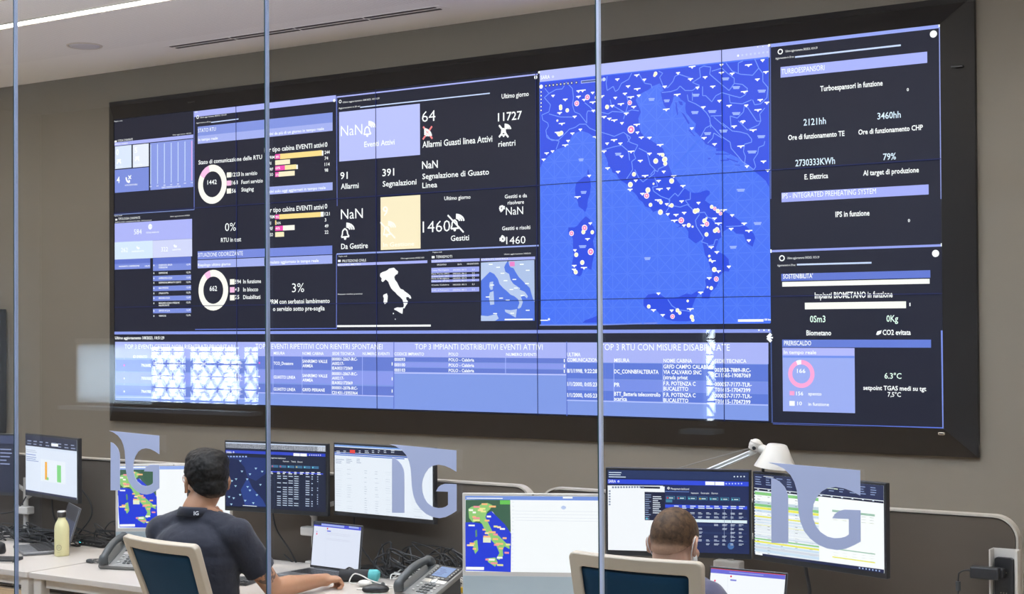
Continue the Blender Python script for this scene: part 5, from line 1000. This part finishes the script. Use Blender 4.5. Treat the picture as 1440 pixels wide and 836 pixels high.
# desk lamp
A_ = aty(1063, 630, -2.37); L0 = Vector((5.66, -2.355, DZ))
t = thing('desk_lamp', 'off-white architect desk lamp rising behind the right-hand monitors', 'lamp', L0)
q = lambda v: Vector(v)-L0
MB().lathe([(0, 0), (.05, 0), (.05, .012), (.045, .018), (.012, .02), (.012, .05), (0, .05)], n=36).build('base', M_LAMP, t, True)
E1 = Vector((5.66, -2.36, 1.16)); E2 = Vector((A_.x-.018, -2.372, A_.z-.02))
b = MB(); b.cone(q(L0+Vector((0, 0, .04))), q(E1), .008); b.build('lower_arm', M_ALU, t, True)
b = MB(); d = (E2-E1).normalized()
sd = d.cross(Vector((0, 1, 0))).normalized()
for k in (-1, 1): b.tube([q(E1+sd*k*.006), q(E2+sd*k*.006)], .0052, 8)
b.tube([q(E1), q(E2)], .0045, 6); b.build('upper_arm', mat('satin_aluminium', (.78, .77, .75), .3, .4), t, True)
b = MB(); b.ball(q(E1), .016); b.build('elbow', M_LAMP, t, 'all')
b = MB(); b.tube([q(E2+Vector((.0, -.004, .018))), q(E2*.5+E1*.5+Vector((-.02, -.004, .042))), q(E1+Vector((-.05, -.004, .055)))], .0018, 6, 2); b.build('tension_wire', M_MGREY, t)
b = MB(); b.cone(q(A_+Vector((-.006, 0, -.006))), q(A_+Vector((.004, 0, .022))), .024, .024, 24); b.ball(q(A_+Vector((-.001, 0, .008))), .0255); b.box(q(A_+Vector((-.012, -.0, -.018))), (.03, .016, .018), ry=-.5, bev=.004); b.build('joint', M_LAMP, t, True)
MB().cone(q(A_+Vector((.003, -.019, -.0))), q(A_+Vector((.003, -.026, -.0))), .007).build('joint_knob', M_BLACK, t)
hd = A_+Vector((.082, 0, -.027)); rot = Matrix.Rotation(.10, 3, 'Y')
b = MB(); b.lathe([(0, .043), (.030, .043), (.036, .040), (.079, -.043), (.0765, -.043), (.033, .036), (0, .038)], q(hd), 48, rot); b.build('shade', M_LAMP, t, True)
MB().lathe([(.0, .0), (.022, -.004), (.026, -.02), (.015, -.035), (0, -.04)], q(hd), 24, rot).build('bulb', mat('frosted_bulb', (.85, .83, .78), .4), t, 'all')
MB().cone(q(A_+Vector((.012, 0, .0))), q(A_+Vector((.045, 0, -.012))), .017, .02, 24).build('neck', M_LAMP, t, True)
MB().cone(q(hd+Vector((-.045, -.02, -.045))), q(hd+Vector((-.045, -.02, -.062))), .006).build('switch', M_BLACK, t)
# socket column on the right
t = thing('socket_column', 'white socket column with black power strip at the end of the right divider', 'power outlet', (6.995, -2.30, DZ))
b = MB(); b.box((0, .012, .155), (.094, .008, .30)); b.box((-.0445, -.012, .155), (.005, .05, .30)); b.box((.0425, -.006, .155), (.009, .04, .30)); b.build('channel', M_WMETAL, t, bevel=.0012)
b = MB(); b.prism([(x-.004, -.012, z+.14) for x, z in rrect(.062, .272, .01)], (0, .02, 0)); b.build('power_strip', M_BLACK, t)
for z in (.225, .155, .085):
    b = MB(); b.cone((-.004, -.0125, z), (-.004, -.0118, z), .021, n=28); b.build('outlet', mat('outlet_black', (.012, .012, .012), .3), t)
    b = MB()
    for dx in (-.0095, 0, .0095): b.cone((-.004+dx, -.0135, z), (-.004+dx, -.0124, z), .0022, n=10)
    b.build('pin_hole', mat('brass_pin', (.30, .27, .22), .4, .7), C.objects[-1])
MB().ball((.047, -.004, .105), .004).build('screw', M_ALU, t, 'all')
t = thing('power_adapter', 'black power adapter plugged into the white socket column', 'power adapter', (6.938, -2.345, DZ+.225))
MB().box((0, 0, .0), (.098, .04, .042), bev=.006).build('housing', M_BLACK, t); MB().box((.045, .022, 0), (.03, .03, .034), bev=.006).build('plug', M_BLACK, t)
b = MB(); b.tube([(-.048, 0, .003), (-.062, 0, .004), (-.085, 0, -.005), (-.094, 0, -.032), (-.094, 0, -.20)], lambda f: .0055-.003*min(1, f*3), 10, 4); b.build('lead', M_CABLE, t, True)
b = MB(); b.cone((-.094, 0, -.038), (-.094, 0, -.07), .0085, .0085, 16); b.build('ferrite_core', M_DGREY, t, True)
t = thing('network_box', 'small white box on the desk below the black power adapter', 'box', (6.86, -2.42, DZ)); MB().box((0, 0, .06), (.10, .06, .12), bev=.006).build('shell', M_WHITE, t); MB().box((0, -.031, .03), (.05, .002, .03)).build('front_grille', M_MGREY, t)

# ------------------------------------------------------------------ office chairs
M_TEAL = mat('petrol_blue_mesh', (.002, .034, .075), .8, spec=.2, bump=(900, .6, .001))
def chair(x, y, ztop, yaw, lean, label):
    """x, y, ztop: middle of the backrest's top edge"""
    t = thing('office_chair', label, 'chair', (x, y, 0), yaw, 'office chairs'); fx, fy = 0, 1
    zb = .56; wt, wb = .232, .20; L = (ztop-zb)/math.cos(lean)
    def bk(u, v, d=0):       # u across, v down along the back from the top, d towards the sitter
        bow = .030*(1-(u/.23)**2)-.012; s = math.sin(lean); c = math.cos(lean)
        return Vector((u, v*s+d*c-bow, ztop-v*c+d*s))
    t.location = (x, y, 0)
    def outline(ins):
        P = []; w0, w1 = wt-ins, wb-ins; r = .020-.2*ins; n = 6
        cs = [(-w0+r, ins+r, 180, 270), (w0-r, ins+r, 270, 360), (w1-r, L-ins-r, 0, 90), (-w1+r, L-ins-r, 90, 180)]
        for i, (cx, cy, a0, a1) in enumerate(cs):
            for k in range(n+1): a = math.radians(a0+(a1-a0)*k/n); P.append((cx+r*math.cos(a), cy+r*math.sin(a)))
            nx = cs[(i+1) % 4]; e = P[-1]; b0 = math.radians(nx[2]); g = (nx[0]+r*math.cos(b0), nx[1]+r*math.sin(b0))
            for k in range(1, 8): P.append((e[0]+(g[0]-e[0])*k/8, e[1]+(g[1]-e[1])*k/8))
        return P
    A, B = outline(0), outline(.043); n = len(A); b = MB(); V = []
    for P, d in ((A, -.014), (A, .014), (B, .011), (B, -.011)): V.append([b.bm.verts.new(bk(u, v, d)) for u, v in P])
    for i in range(4):
        for k in range(n): b.bm.faces.new((V[i][k], V[i][(k+1) % n], V[(i+1) % 4][(k+1) % n], V[(i+1) % 4][k]))
    b.build('back_frame', M_LEATH, t, True, bevel=.004)
    b = MB(); N = 12
    G = []
    for j in range(N+1):
        v = .041+(L-.082)*j/N; row = []
        w = wt+(wb-wt)*v/L-.041
        row = [b.bm.verts.new(bk(-w+2*w*i/N, v, 0)) for i in range(N+1)]; G.append(row)
    for j in range(N):
        for i in range(N): b.bm.faces.new((G[j][i], G[j][i+1], G[j+1][i+1], G[j+1][i]))
    o = b.build('back_mesh', M_TEAL, t, 'all'); so = o.modifiers.new('solid', 'SOLIDIFY'); so.thickness = .004; so.offset = 0
    yb = (ztop-zb)*math.tan(lean)
    b = MB(); b.tube([bk(0, L-.02, -.02), (0, yb-.0, .50), (0, yb+.06, .435), (0, yb+.2, .42)], .018, 12, 4); b.build('back_support', M_LEATH, t, True)
    b = MB(); b.box((0, yb+.27, .445), (.47, .46, .05), bev=.022, seg=3); b.build('seat', M_TEAL, t, True)
    b = MB(); b.box((0, yb+.25, .405), (.2, .24, .04), bev=.01); b.build('mechanism', M_DGREY, t)
    b = MB(); b.cone((0, yb+.25, .39), (0, yb+.25, .12), .026, .03, 20); b.build('gas_column', M_DGREY, t, True)
    for k in range(5):
        a = 2*PI*k/5+.3; e = Vector((.29*math.cos(a), yb+.25+.29*math.sin(a), .075))
        b = MB(); b.tube([(0, yb+.25, .12), (e.x*.5, (yb+.25+e.y)/2, .105), e], lambda f: .026-.01*f, 10, 3); o = b.build('base_leg', M_LEATH, t, True)
        b = MB(); b.cone(e+Vector((-.018*math.sin(a), .018*math.cos(a), -.045)), e+Vector((.018*math.sin(a), -.018*math.cos(a), -.045)), .03, n=20); b.cone(e+Vector((0, 0, -.03)), e, .008); b.build('caster', M_BLACK, o, True)
    return t
chair(4.175, -3.555, 1.018, -.15, math.radians(21), 'cream framed office chair with petrol blue back, holding the person with black hair')
chair(6.19, -3.50, 1.107, 0, math.radians(9), 'cream framed office chair with petrol blue back, below the cropped brown head')
# ------------------------------------------------------------------ people
def skin_mat(name, col, tattoo=None):
    m = mat(name, col, .5, noise=(14, .06), bump=(120, .12, .002)); b = m.node_tree.nodes['Principled BSDF']
    b.inputs['Subsurface Weight'].default_value = .12; b.inputs['Subsurface Radius'].default_value = (.01, .004, .002); b.inputs['Subsurface Scale'].default_value = .5
    if tattoo:
        nt = m.node_tree; tc = nt.nodes.new('ShaderNodeTexCoord'); d = nt.nodes.new('ShaderNodeVectorMath'); d.operation = 'DISTANCE'; d.inputs[1].default_value = tattoo[:3]
        nt.links.new(tc.outputs['Object'], d.inputs[0]); lt = nt.nodes.new('ShaderNodeMath'); lt.operation = 'LESS_THAN'; lt.inputs[1].default_value = tattoo[3]; nt.links.new(d.outputs['Value'], lt.inputs[0])
        n = nt.nodes.new('ShaderNodeTexNoise'); n.inputs['Scale'].default_value = 26; n.inputs['Detail'].default_value = 2; n.inputs['Distortion'].default_value = 1.5; nt.links.new(tc.outputs['Object'], n.inputs['Vector'])
        gt = nt.nodes.new('ShaderNodeMath'); gt.operation = 'GREATER_THAN'; gt.inputs[1].default_value = .52; nt.links.new(n.outputs['Fac'], gt.inputs[0])
        mu = nt.nodes.new('ShaderNodeMath'); mu.operation = 'MULTIPLY'; nt.links.new(lt.outputs[0], mu.inputs[0]); nt.links.new(gt.outputs[0], mu.inputs[1])
        mf = nt.nodes.new('ShaderNodeMath'); mf.operation = 'MULTIPLY'; mf.inputs[1].default_value = .8; nt.links.new(mu.outputs[0], mf.inputs[0])
        mx = nt.nodes.new('ShaderNodeMixRGB'); mx.inputs[2].default_value = (.06, .045, .04, 1); nt.links.new(mf.outputs[0], mx.inputs[0])
        src = b.inputs['Base Color'].links[0].from_socket; nt.links.new(src, mx.inputs[1]); nt.links.new(mx.outputs[0], b.inputs['Base Color'])
    return m
def hair_mat(name, dark, light, skin, zlo, zhi, scale=(40, 40, 7), ramp=(.3, .7), fade=.02):
    """hair whose density thins into skin between the local heights zlo and zhi (a barber's fade)"""
    m = mat(name, dark, .55, spec=.18); nt = m.node_tree; b = nt.nodes['Principled BSDF']
    tc = nt.nodes.new('ShaderNodeTexCoord'); mp = nt.nodes.new('ShaderNodeMapping'); mp.inputs['Scale'].default_value = scale; nt.links.new(tc.outputs['Object'], mp.inputs[0])
    n = nt.nodes.new('ShaderNodeTexNoise'); n.inputs['Scale'].default_value = 4; n.inputs['Detail'].default_value = 6; n.inputs['Distortion'].default_value = .6; nt.links.new(mp.outputs[0], n.inputs['Vector'])
    r = nt.nodes.new('ShaderNodeValToRGB'); r.color_ramp.elements[0].position = ramp[0]; r.color_ramp.elements[1].position = ramp[1]; r.color_ramp.elements[0].color = (*dark, 1); r.color_ramp.elements[1].color = (*light, 1); nt.links.new(n.outputs['Fac'], r.inputs[0])
    sp = nt.nodes.new('ShaderNodeSeparateXYZ'); nt.links.new(tc.outputs['Object'], sp.inputs[0])
    n2 = nt.nodes.new('ShaderNodeTexNoise'); n2.inputs['Scale'].default_value = 160; n2.inputs['Detail'].default_value = 2; nt.links.new(tc.outputs['Object'], n2.inputs['Vector'])
    ma = nt.nodes.new('ShaderNodeMath'); ma.operation = 'MULTIPLY_ADD'; ma.inputs[1].default_value = fade; nt.links.new(n2.outputs['Fac'], ma.inputs[0]); nt.links.new(sp.outputs['Z'], ma.inputs[2])
    mr = nt.nodes.new('ShaderNodeMapRange'); mr.inputs['From Min'].default_value = zlo; mr.inputs['From Max'].default_value = zhi; nt.links.new(ma.outputs[0], mr.inputs['Value'])
    mx = nt.nodes.new('ShaderNodeMixRGB'); mx.inputs[1].default_value = (*skin, 1); nt.links.new(r.outputs[0], mx.inputs[2]); nt.links.new(mr.outputs[0], mx.inputs[0]); nt.links.new(mx.outputs[0], b.inputs['Base Color'])
    bp = nt.nodes.new('ShaderNodeBump'); bp.inputs['Strength'].default_value = .45; bp.inputs['Distance'].default_value = .003; nt.links.new(n.outputs['Fac'], bp.inputs['Height']); nt.links.new(bp.outputs[0], b.inputs['Normal'])
    return m
def fuse(mb, voxel, smooth, name, m, parent=None, inv=None, disp=None, clips=()):
    """melt the overlapping closed shells of mb into one continuous surface"""
    me = bpy.data.meshes.new(name); bmesh.ops.recalc_face_normals(mb.bm, faces=mb.bm.faces[:]); mb.bm.to_mesh(me); mb.bm.free(); o = bpy.data.objects.new(name, me); C.objects.link(o)
    r = o.modifiers.new('r', 'REMESH'); r.mode = 'VOXEL'; r.voxel_size = voxel; r.use_smooth_shade = True
    s = o.modifiers.new('s', 'SMOOTH'); s.factor = .5; s.iterations = smooth
    if disp:
        tx = bpy.data.textures.new(name, 'CLOUDS'); tx.noise_scale = disp[0]; d = o.modifiers.new('d', 'DISPLACE'); d.texture = tx; d.strength = disp[1]; d.texture_coords = 'LOCAL'
    dg = bpy.context.evaluated_depsgraph_get(); me2 = bpy.data.meshes.new_from_object(o.evaluated_get(dg)); o.modifiers.clear(); o.data = me2; bpy.data.meshes.remove(me)
    if clips:
        b = bmesh.new(); b.from_mesh(me2)
        for co, no in clips:
            rr = bmesh.ops.bisect_plane(b, geom=b.verts[:]+b.edges[:]+b.faces[:], plane_co=co, plane_no=no, clear_outer=True)
            es = [e for e in rr['geom_cut'] if isinstance(e, bmesh.types.BMEdge)]
            if es: bmesh.ops.holes_fill(b, edges=es)
        b.to_mesh(me2); b.free()
    me2.materials.clear(); me2.materials.append(m); me2.name = name
    for p in me2.polygons: p.use_smooth = True
    if parent: o.parent = parent
    return o
V3 = Vector
def hand(b, wrist, fwd, down, curl, mir, spread=.0205, thumb_in=.5):
    """palm, four unequal curled fingers and a thumb; fwd along the hand, down = palm side"""
    fwd = V3(fwd).normalized(); down = (V3(down)-fwd*V3(down).dot(fwd)).normalized(); side = fwd.cross(down)*mir      # towards the thumb
    w = V3(wrist); rot = Matrix((side, fwd, -down)).transposed()
    b.ball(w+fwd*.05, (.040, .050, .0155), 12, rot); b.ball(w+fwd*.072, (.040, .026, .0145), 12, rot); b.cap(w-fwd*.01, w+fwd*.03, .026, .027)
    for k, (ln, off) in enumerate(((.070, .096), (.078, .100), (.073, .097), (.056, .088))):
        p = w+fwd*off*.88+side*(.0308-k*spread); d = fwd; a = curl
        for j, (q, r) in enumerate(((.46, .0092), (.31, .0084), (.26, .0076))):
            d = (fwd*math.cos(a)+down*math.sin(a)).normalized(); p2 = p+d*ln*q; b.cap(p, p2, r, r*.93); p = p2; a += curl*1.25
    p = w+fwd*.022+side*.026+down*.004
    for ln, r, mix in ((.040, .0125, .75), (.032, .0105, .35), (.026, .009, .05)):
        d = (fwd*(1-mix*.55)+side*mix+down*thumb_in*.6).normalized(); p2 = p+d*ln; b.cap(p, p2, r, r*.92); p = p2
def person(name, label, base, phi, J, skin, shirt, shirt_name, earx, headR, extras):
    RZ = Matrix.Translation((base[0], base[1], 0)) @ Matrix.Rotation(phi, 4, 'Z')
    b = MB(); H = J['head']; HR = headR
    def h(x, y, z): return H+HR @ V3((x, y, z))
    # head and face
    b.ball(h(0, -.008, 0), (.0735, .0925, .087), 18, HR); b.ball(h(0, .022, -.055), (.060, .066, .078), 16, HR); b.ball(h(0, .064, -.112), (.026, .022, .02), 12, HR); b.ball(h(0, .05, -.10), (.046, .036, .028), 12, HR)
    b.ball(h(0, .072, .012), (.05, .018, .014), 12, HR); b.cap(h(0, .083, -.012), h(0, .1, -.048), .0085, .0125); b.ball(h(.011, .09, -.05), .009); b.ball(h(-.011, .09, -.05), .009)
    b.ball(h(0, .083, -.076), (.024, .010, .006), 10, HR); b.ball(h(0, .08, -.086), (.021, .010, .0065), 10, HR)
    for s in (-1, 1): b.ball(h(s*.036, .068, -.045), (.022, .02, .02), 10, HR)
    for s in (-1, 1):
        E_ = HR @ Matrix.Rotation(s*.45, 3, 'Z') @ Matrix.Rotation(-.15, 3, 'X'); c = h(s*earx, -.012, -.034)
        for k in range(14):
            a = 2*PI*k/14; a2 = 2*PI*(k+1)/14; f = lambda q: c+E_ @ V3((s*.006, .017*math.cos(q)*(1.1 if math.sin(q) > 0 else .75), .031*math.sin(q)))
            b.cap(f(a), f(a2), .0042)
        b.ball(c, (.005, .015, .027), 10, E_); b.ball(c+E_ @ V3((s*.003, .002, -.027)), .0075)
    N = J['neck']; b.cap(h(0, -.030, -.055), N, .056, .060); b.cap(h(0, .0, -.08), N+V3((0, .015, .03)), .045, .05)
    # trunk
    P_, Ch = J['pelvis'], J['chest']
    for f in range(9):
        q = f/8; c = P_.lerp(Ch, q); b.ball(c, (.165-.03*math.sin(PI*q)+.0*q, .108+.008*q, .10), 14)
    SR, SL = J['shR'], J['shL']
    b.cap(SR, SL, .055); b.cap(N+V3((0, 0, -.01)), SR.lerp(N, .25), .05, .05); b.cap(N+V3((0, 0, -.01)), SL.lerp(N, .25), .05, .05); b.ball(Ch+V3((0, -.005, .05)), (.165, .105, .11), 14)
    for s, S_, E_, W_, hd in ((1, SR, J['elR'], J['wrR'], J['handR']), (-1, SL, J['elL'], J['wrL'], J['handL'])):
        b.ball(S_, .058); b.cap(S_, S_.lerp(E_, .5), .052, .047); b.cap(S_.lerp(E_, .5), E_, .047, .040); b.cap(E_, E_.lerp(W_, .35), .040, .0415); b.cap(E_.lerp(W_, .35), W_, .0405, .027)
        hand(b, W_, hd[0], hd[1], hd[2], s*hd[3], thumb_in=hd[4])
    for s, k in ((1, 'R'), (-1, 'L')):
        hp, kn, an = P_+V3((s*.095, .02, -.01)), J['kn'+k], J['an'+k]; b.cap(hp, kn, .082, .056); b.cap(kn, kn.lerp(an, .35), .056, .055); b.cap(kn.lerp(an, .35), an, .055, .038); b.cap(an+V3((0, -.02, -.025)), an+V3((0, .15, -.045)), .034, .03)
    o = fuse(b, .0046, 4, name, skin); o.matrix_world = RZ; tag(o, label, 'person')
    # shirt: trunk and sleeves with a little ease
    b = MB()
    for f in range(9):
        q = f/8; c = P_.lerp(Ch, q); b.ball(c+V3((0, -.004, 0)), (.183-.022*math.sin(PI*q), .126+.006*q, .105), 14)
    b.cap(SR, SL, .069); b.cap(N+V3((0, -.004, -.028)), SR.lerp(N, .22), .058, .060); b.cap(N+V3((0, -.004, -.028)), SL.lerp(N, .22), .058, .060); b.ball(Ch+V3((0, -.008, .05)), (.182, .121, .118), 14)
    for S_, E_ in ((SR, J['elR']), (SL, J['elL'])):
        q = J.get('sleeve', .62); b.ball(S_, .071); m_ = S_.lerp(E_, q); b.cap(S_, S_.lerp(E_, q*.55), .069, .066); b.cone(S_.lerp(E_, q*.5), m_, .067, .064, 24)
    sh = fuse(b, .0065, 3, shirt_name, shirt, o, disp=(.07, .008), clips=[(V3((0, 0, P_.z-.02)), V3((0, 0, -1)))])
    # folded collar
    b = MB(); c0 = N+V3((0, -.006, .0)); n = 40; A = []
    for r, z, y in ((.0625, -.012, 0), (.0605, .014, -.002), (.0645, .021, -.004), (.072, .012, -.002), (.079, -.014, 0)):
        A.append([b.bm.verts.new(c0+V3(((r-.002)*math.sin(2*PI*k/n), -(r)*math.cos(2*PI*k/n)+y, z-.012*(1-math.cos(2*PI*k/n))/2*1.6))) for k in range(n)])
    for p, q in zip(A, A[1:]):
        for k in range(n): b.bm.faces.new((p[k], p[(k+1) % n], q[(k+1) % n], q[k]))
    col = b.build('collar', shirt, sh, 'all'); so = col.modifiers.new('s', 'SOLIDIFY'); so.thickness = .003
    # trousers and shoes
    b = MB(); b.ball(P_+V3((0, 0, -.015)), (.172, .122, .095), 14); b.ball(P_+V3((0, -.02, .04)), (.172, .118, .08), 14)
    for s, k in ((1, 'R'), (-1, 'L')):
        hp, kn, an = P_+V3((s*.095, .02, -.01)), J['kn'+k], J['an'+k]; b.cap(hp, kn, .092, .068); b.cap(kn, kn.lerp(an, .4), .068, .066); b.cone(kn.lerp(an, .3), an+V3((0, 0, .01)), .066, .058, 20)
    fuse(b, .009, 3, 'trousers', mat('navy_trousers', (.016, .02, .034), .9, bump=(300, .3, .002)), o)
    for k in 'RL':
        an = J['an'+k]; b = MB(); b.cap(an+V3((0, -.035, -.035)), an+V3((0, .06, -.04)), .042, .043); b.cap(an+V3((0, .06, -.042)), an+V3((0, .165, -.05)), .042, .034); b.cap(an+V3((0, 0, -.02)), an+V3((0, 0, .03)), .044, .045)
        fuse(b, .007, 3, 'shoe', mat('black_shoe_leather', (.02, .02, .02), .45), o, clips=[(V3((0, 0, .004)), V3((0, 0, -1)))])
    # eyes
    HM = Matrix.Translation(H) @ HR.to_4x4()
    for s in (-1, 1):
        e = MB(); e.ball((0, 0, 0), .0118, 12); eo = e.build('eye', mat('eye_white', (.8, .78, .75), .2), o, 'all'); eo.matrix_local = HM @ Matrix.Translation((s*.031, .0755, -.014))
        e = MB(); e.ball((0, .0078, 0), .0056, 10); e.build('iris', mat('dark_iris', (.03, .015, .01), .2), eo, 'all')
    extras(o, HM, sh, col, J, N); return o
def hairpiece(shells, clips, m, o, HM, voxel=.004, disp=None, smooth=3, name='hair'):
    b = MB()
    for c, r in shells: b.ball(c, r, 18)
    q = fuse(b, voxel, smooth, name, m, o, disp=disp, clips=clips); q.matrix_local = HM; return q

# person with black hair
M_SK1 = skin_mat('tanned_skin', (.42, .215, .125), (.268, .045, .87, .062)); M_SH1 = mat('charcoal_navy_jersey', (.014, .0155, .028), .9, bump=(18, .35, .02), noise=(7, .12), sheen=.12)
def extras1(o, HM, sh, col, J, N):
    hm = hair_mat('black_hair', (.0045, .004, .004), (.020, .017, .015), (.30, .17, .11), -.112, -.062, (26, 9, 26), (.35, .8))
    hairpiece([((0, -.016, .010), (.0865, .1035, .097)), ((0, -.026, -.036), (.0765, .0900, .090)), ((.004, .012, .056), (.076, .090, .053)), ((.012, -.04, .048), (.072, .066, .055))], [(V3((0, .055, .028)), V3((0, .62, -.80))), (V3((0, -.05, -.108)), V3((0, .25, -1)))], hm, o, HM, disp=(.022, .010), smooth=2)
    be = hair_mat('black_beard', (.012, .010, .010), (.03, .025, .022), (.40, .22, .14), -.15, -.075, (60, 60, 60)); hairpiece([((0, .026, -.076), (.0635, .064, .060)), ((0, .058, -.112), (.036, .032, .030))], [(V3((0, .0, -.058)), V3((0, -.25, 1))), (V3((0, .004, 0)), V3((0, -1, 0)))], be, o, HM, voxel=.004, name='beard')
    g = mat('rose_metal', (.45, .16, .14), .3, .5)
    for s in (-1, 1):
        b = MB(); b.tube([(s*.034+.024*math.cos(q*PI/10), .095-.004*abs(math.cos(q*PI/10)), -.014+.022*math.sin(q*PI/10)) for q in range(21)], .0013, 6, 1)
        b.tube([(s*.058, .093, -.008), (s*.070, .06, -.008), (s*.0745, .02, -.010), (s*.079, -.012, -.004), (s*.078, -.026, -.022)], .0013, 6, 3); b.build('glasses_rim', g, o).matrix_local = HM
        b = MB(); b.cone((s*.034, .0945, -.014), (s*.034, .0952, -.014), .0225, .0225, 24); b.build('glasses_lens', M_GLASS, o).matrix_local = HM
    b = MB(); b.tube([(-.011, .099, -.012), (0, .102, -.009), (.011, .099, -.012)], .0013, 6, 3); b.build('glasses_bridge', g, o).matrix_local = HM
    # letters on the back of the collar
    vs, fs, a0, a1 = glyphs('IG', .02); b = MB(); c0 = N+V3((0, -.006, 0)); sc = .014/CAPH; ang0 = .60
    vv = []
    for x, y in vs:
        th = ang0+((x-(a0+a1)/2)*sc*1.05)/.077; zz = -.010+y*sc; r = .0775-.25*(zz+.008)
        vv.append(b.bm.verts.new(c0+V3((r*math.sin(th), -r*math.cos(th)-.0035, zz))))
    for f in fs:
        try: b.bm.faces.new([vv[i] for i in f])
        except ValueError: pass
    b.build('collar_letters', mat('white_print', (.8, .8, .8), .6), col)
J1 = dict(pelvis=V3((0, .03, .555)), chest=V3((0, -.02, .90)), neck=V3((-.012, -.008, 1.098)), head=V3((-.008, .042, 1.232)), shR=V3((.170, -.015, 1.005)), shL=V3((-.175, -.005, 1.00)), elR=V3((.262, .115, .785)), wrR=V3((.325, .375, .778)), elL=V3((-.24, .20, .78)), wrL=V3((-.06, .165, 1.0)),
          handR=((.45, .90, -.04), (0, 0, -1), .92, 1, .3), handL=((.55, -.15, .80), (.2, -1, 0), .8, 1, .2), knR=V3((.13, .48, .53)), knL=V3((-.13, .48, .53)), anR=V3((.12, .40, .09)), anL=V3((-.12, .40, .09)), sleeve=.66)
hr1 = Matrix.Rotation(.98, 3, 'Z') @ Matrix.Rotation(-.06, 3, 'X')
person('person', 'person with black hair and glasses in a charcoal polo shirt, hand by the laptop', (4.115, -3.262), .20, J1, M_SK1, M_SH1, 'polo_shirt', .083, hr1, extras1)

# person with cropped brown hair
M_SK2 = skin_mat('fair_skin', (.50, .29, .20)); M_SH2 = mat('lilac_grey_jersey', (.085, .080, .135), .9, bump=(18, .3, .02), noise=(7, .1), sheen=.2)
def extras2(o, HM, sh, col, J, N):
    hm = hair_mat('cropped_brown_hair', (.034, .020, .012), (.125, .070, .038), (.50, .29, .19), -.078, -.022, (14, 14, 14), (.32, .72), .012)
    q = hairpiece([((0, -.009, .0), (.0755, .0945, .0892)), ((0, -.016, -.05), (.0665, .0735, .060))], [(V3((0, .06, .03)), V3((0, .62, -.80))), (V3((0, -.05, -.098)), V3((0, .2, -1)))], hm, o, HM, smooth=2)
    m = mat('white_mask_fabric', (.82, .82, .82), .85, bump=(400, .3, .001)); b = MB()
    b.ball((0, .035, -.073), (.064, .067, .056), 18); k = fuse(b, .004, 2, 'face_mask', m, o, clips=[(V3((0, .012, 0)), V3((0, -1, -.15))), (V3((0, .06, -.032)), V3((0, .3, 1)))]); k.matrix_local = HM
    for s in (-1, 1):
        b = MB(); b.tube([(s*.061, .018, -.045), (s*.072, .0, -.010), (s*.081, -.022, -.006), (s*.083, -.034, -.03), (s*.075, -.022, -.06), (s*.062, .014, -.088)], .0016, 6, 4); b.build('mask_loop', m, k)
J2 = dict(pelvis=V3((0, .04, .555)), chest=V3((0, .02, .865)), neck=V3((0, .04, 1.025)), head=V3((.0, .075, 1.138)), shR=V3((.135, .02, .942)), shL=V3((-.175, .02, .95)), elR=V3((.20, .14, .765)), wrR=V3((.15, .335, .775)), elL=V3((-.25, .13, .765)), wrL=V3((-.15, .335, .775)),
          handR=((-.35, .9, -.05), (0, 0, -1), .35, 1, .3), handL=((.35, .9, -.05), (0, 0, -1), .35, 1, .3), knR=V3((.13, .47, .53)), knL=V3((-.13, .47, .53)), anR=V3((.12, .40, .09)), anL=V3((-.12, .40, .09)), sleeve=.7)
hr2 = Matrix.Rotation(.0, 3, 'Z') @ Matrix.Rotation(-.30, 3, 'X')
person('person', 'person with cropped brown hair and white face mask, seen from behind at the right desk', (6.185, -3.275), 0, J2, M_SK2, M_SH2, 'shirt', .077, hr2, extras2)
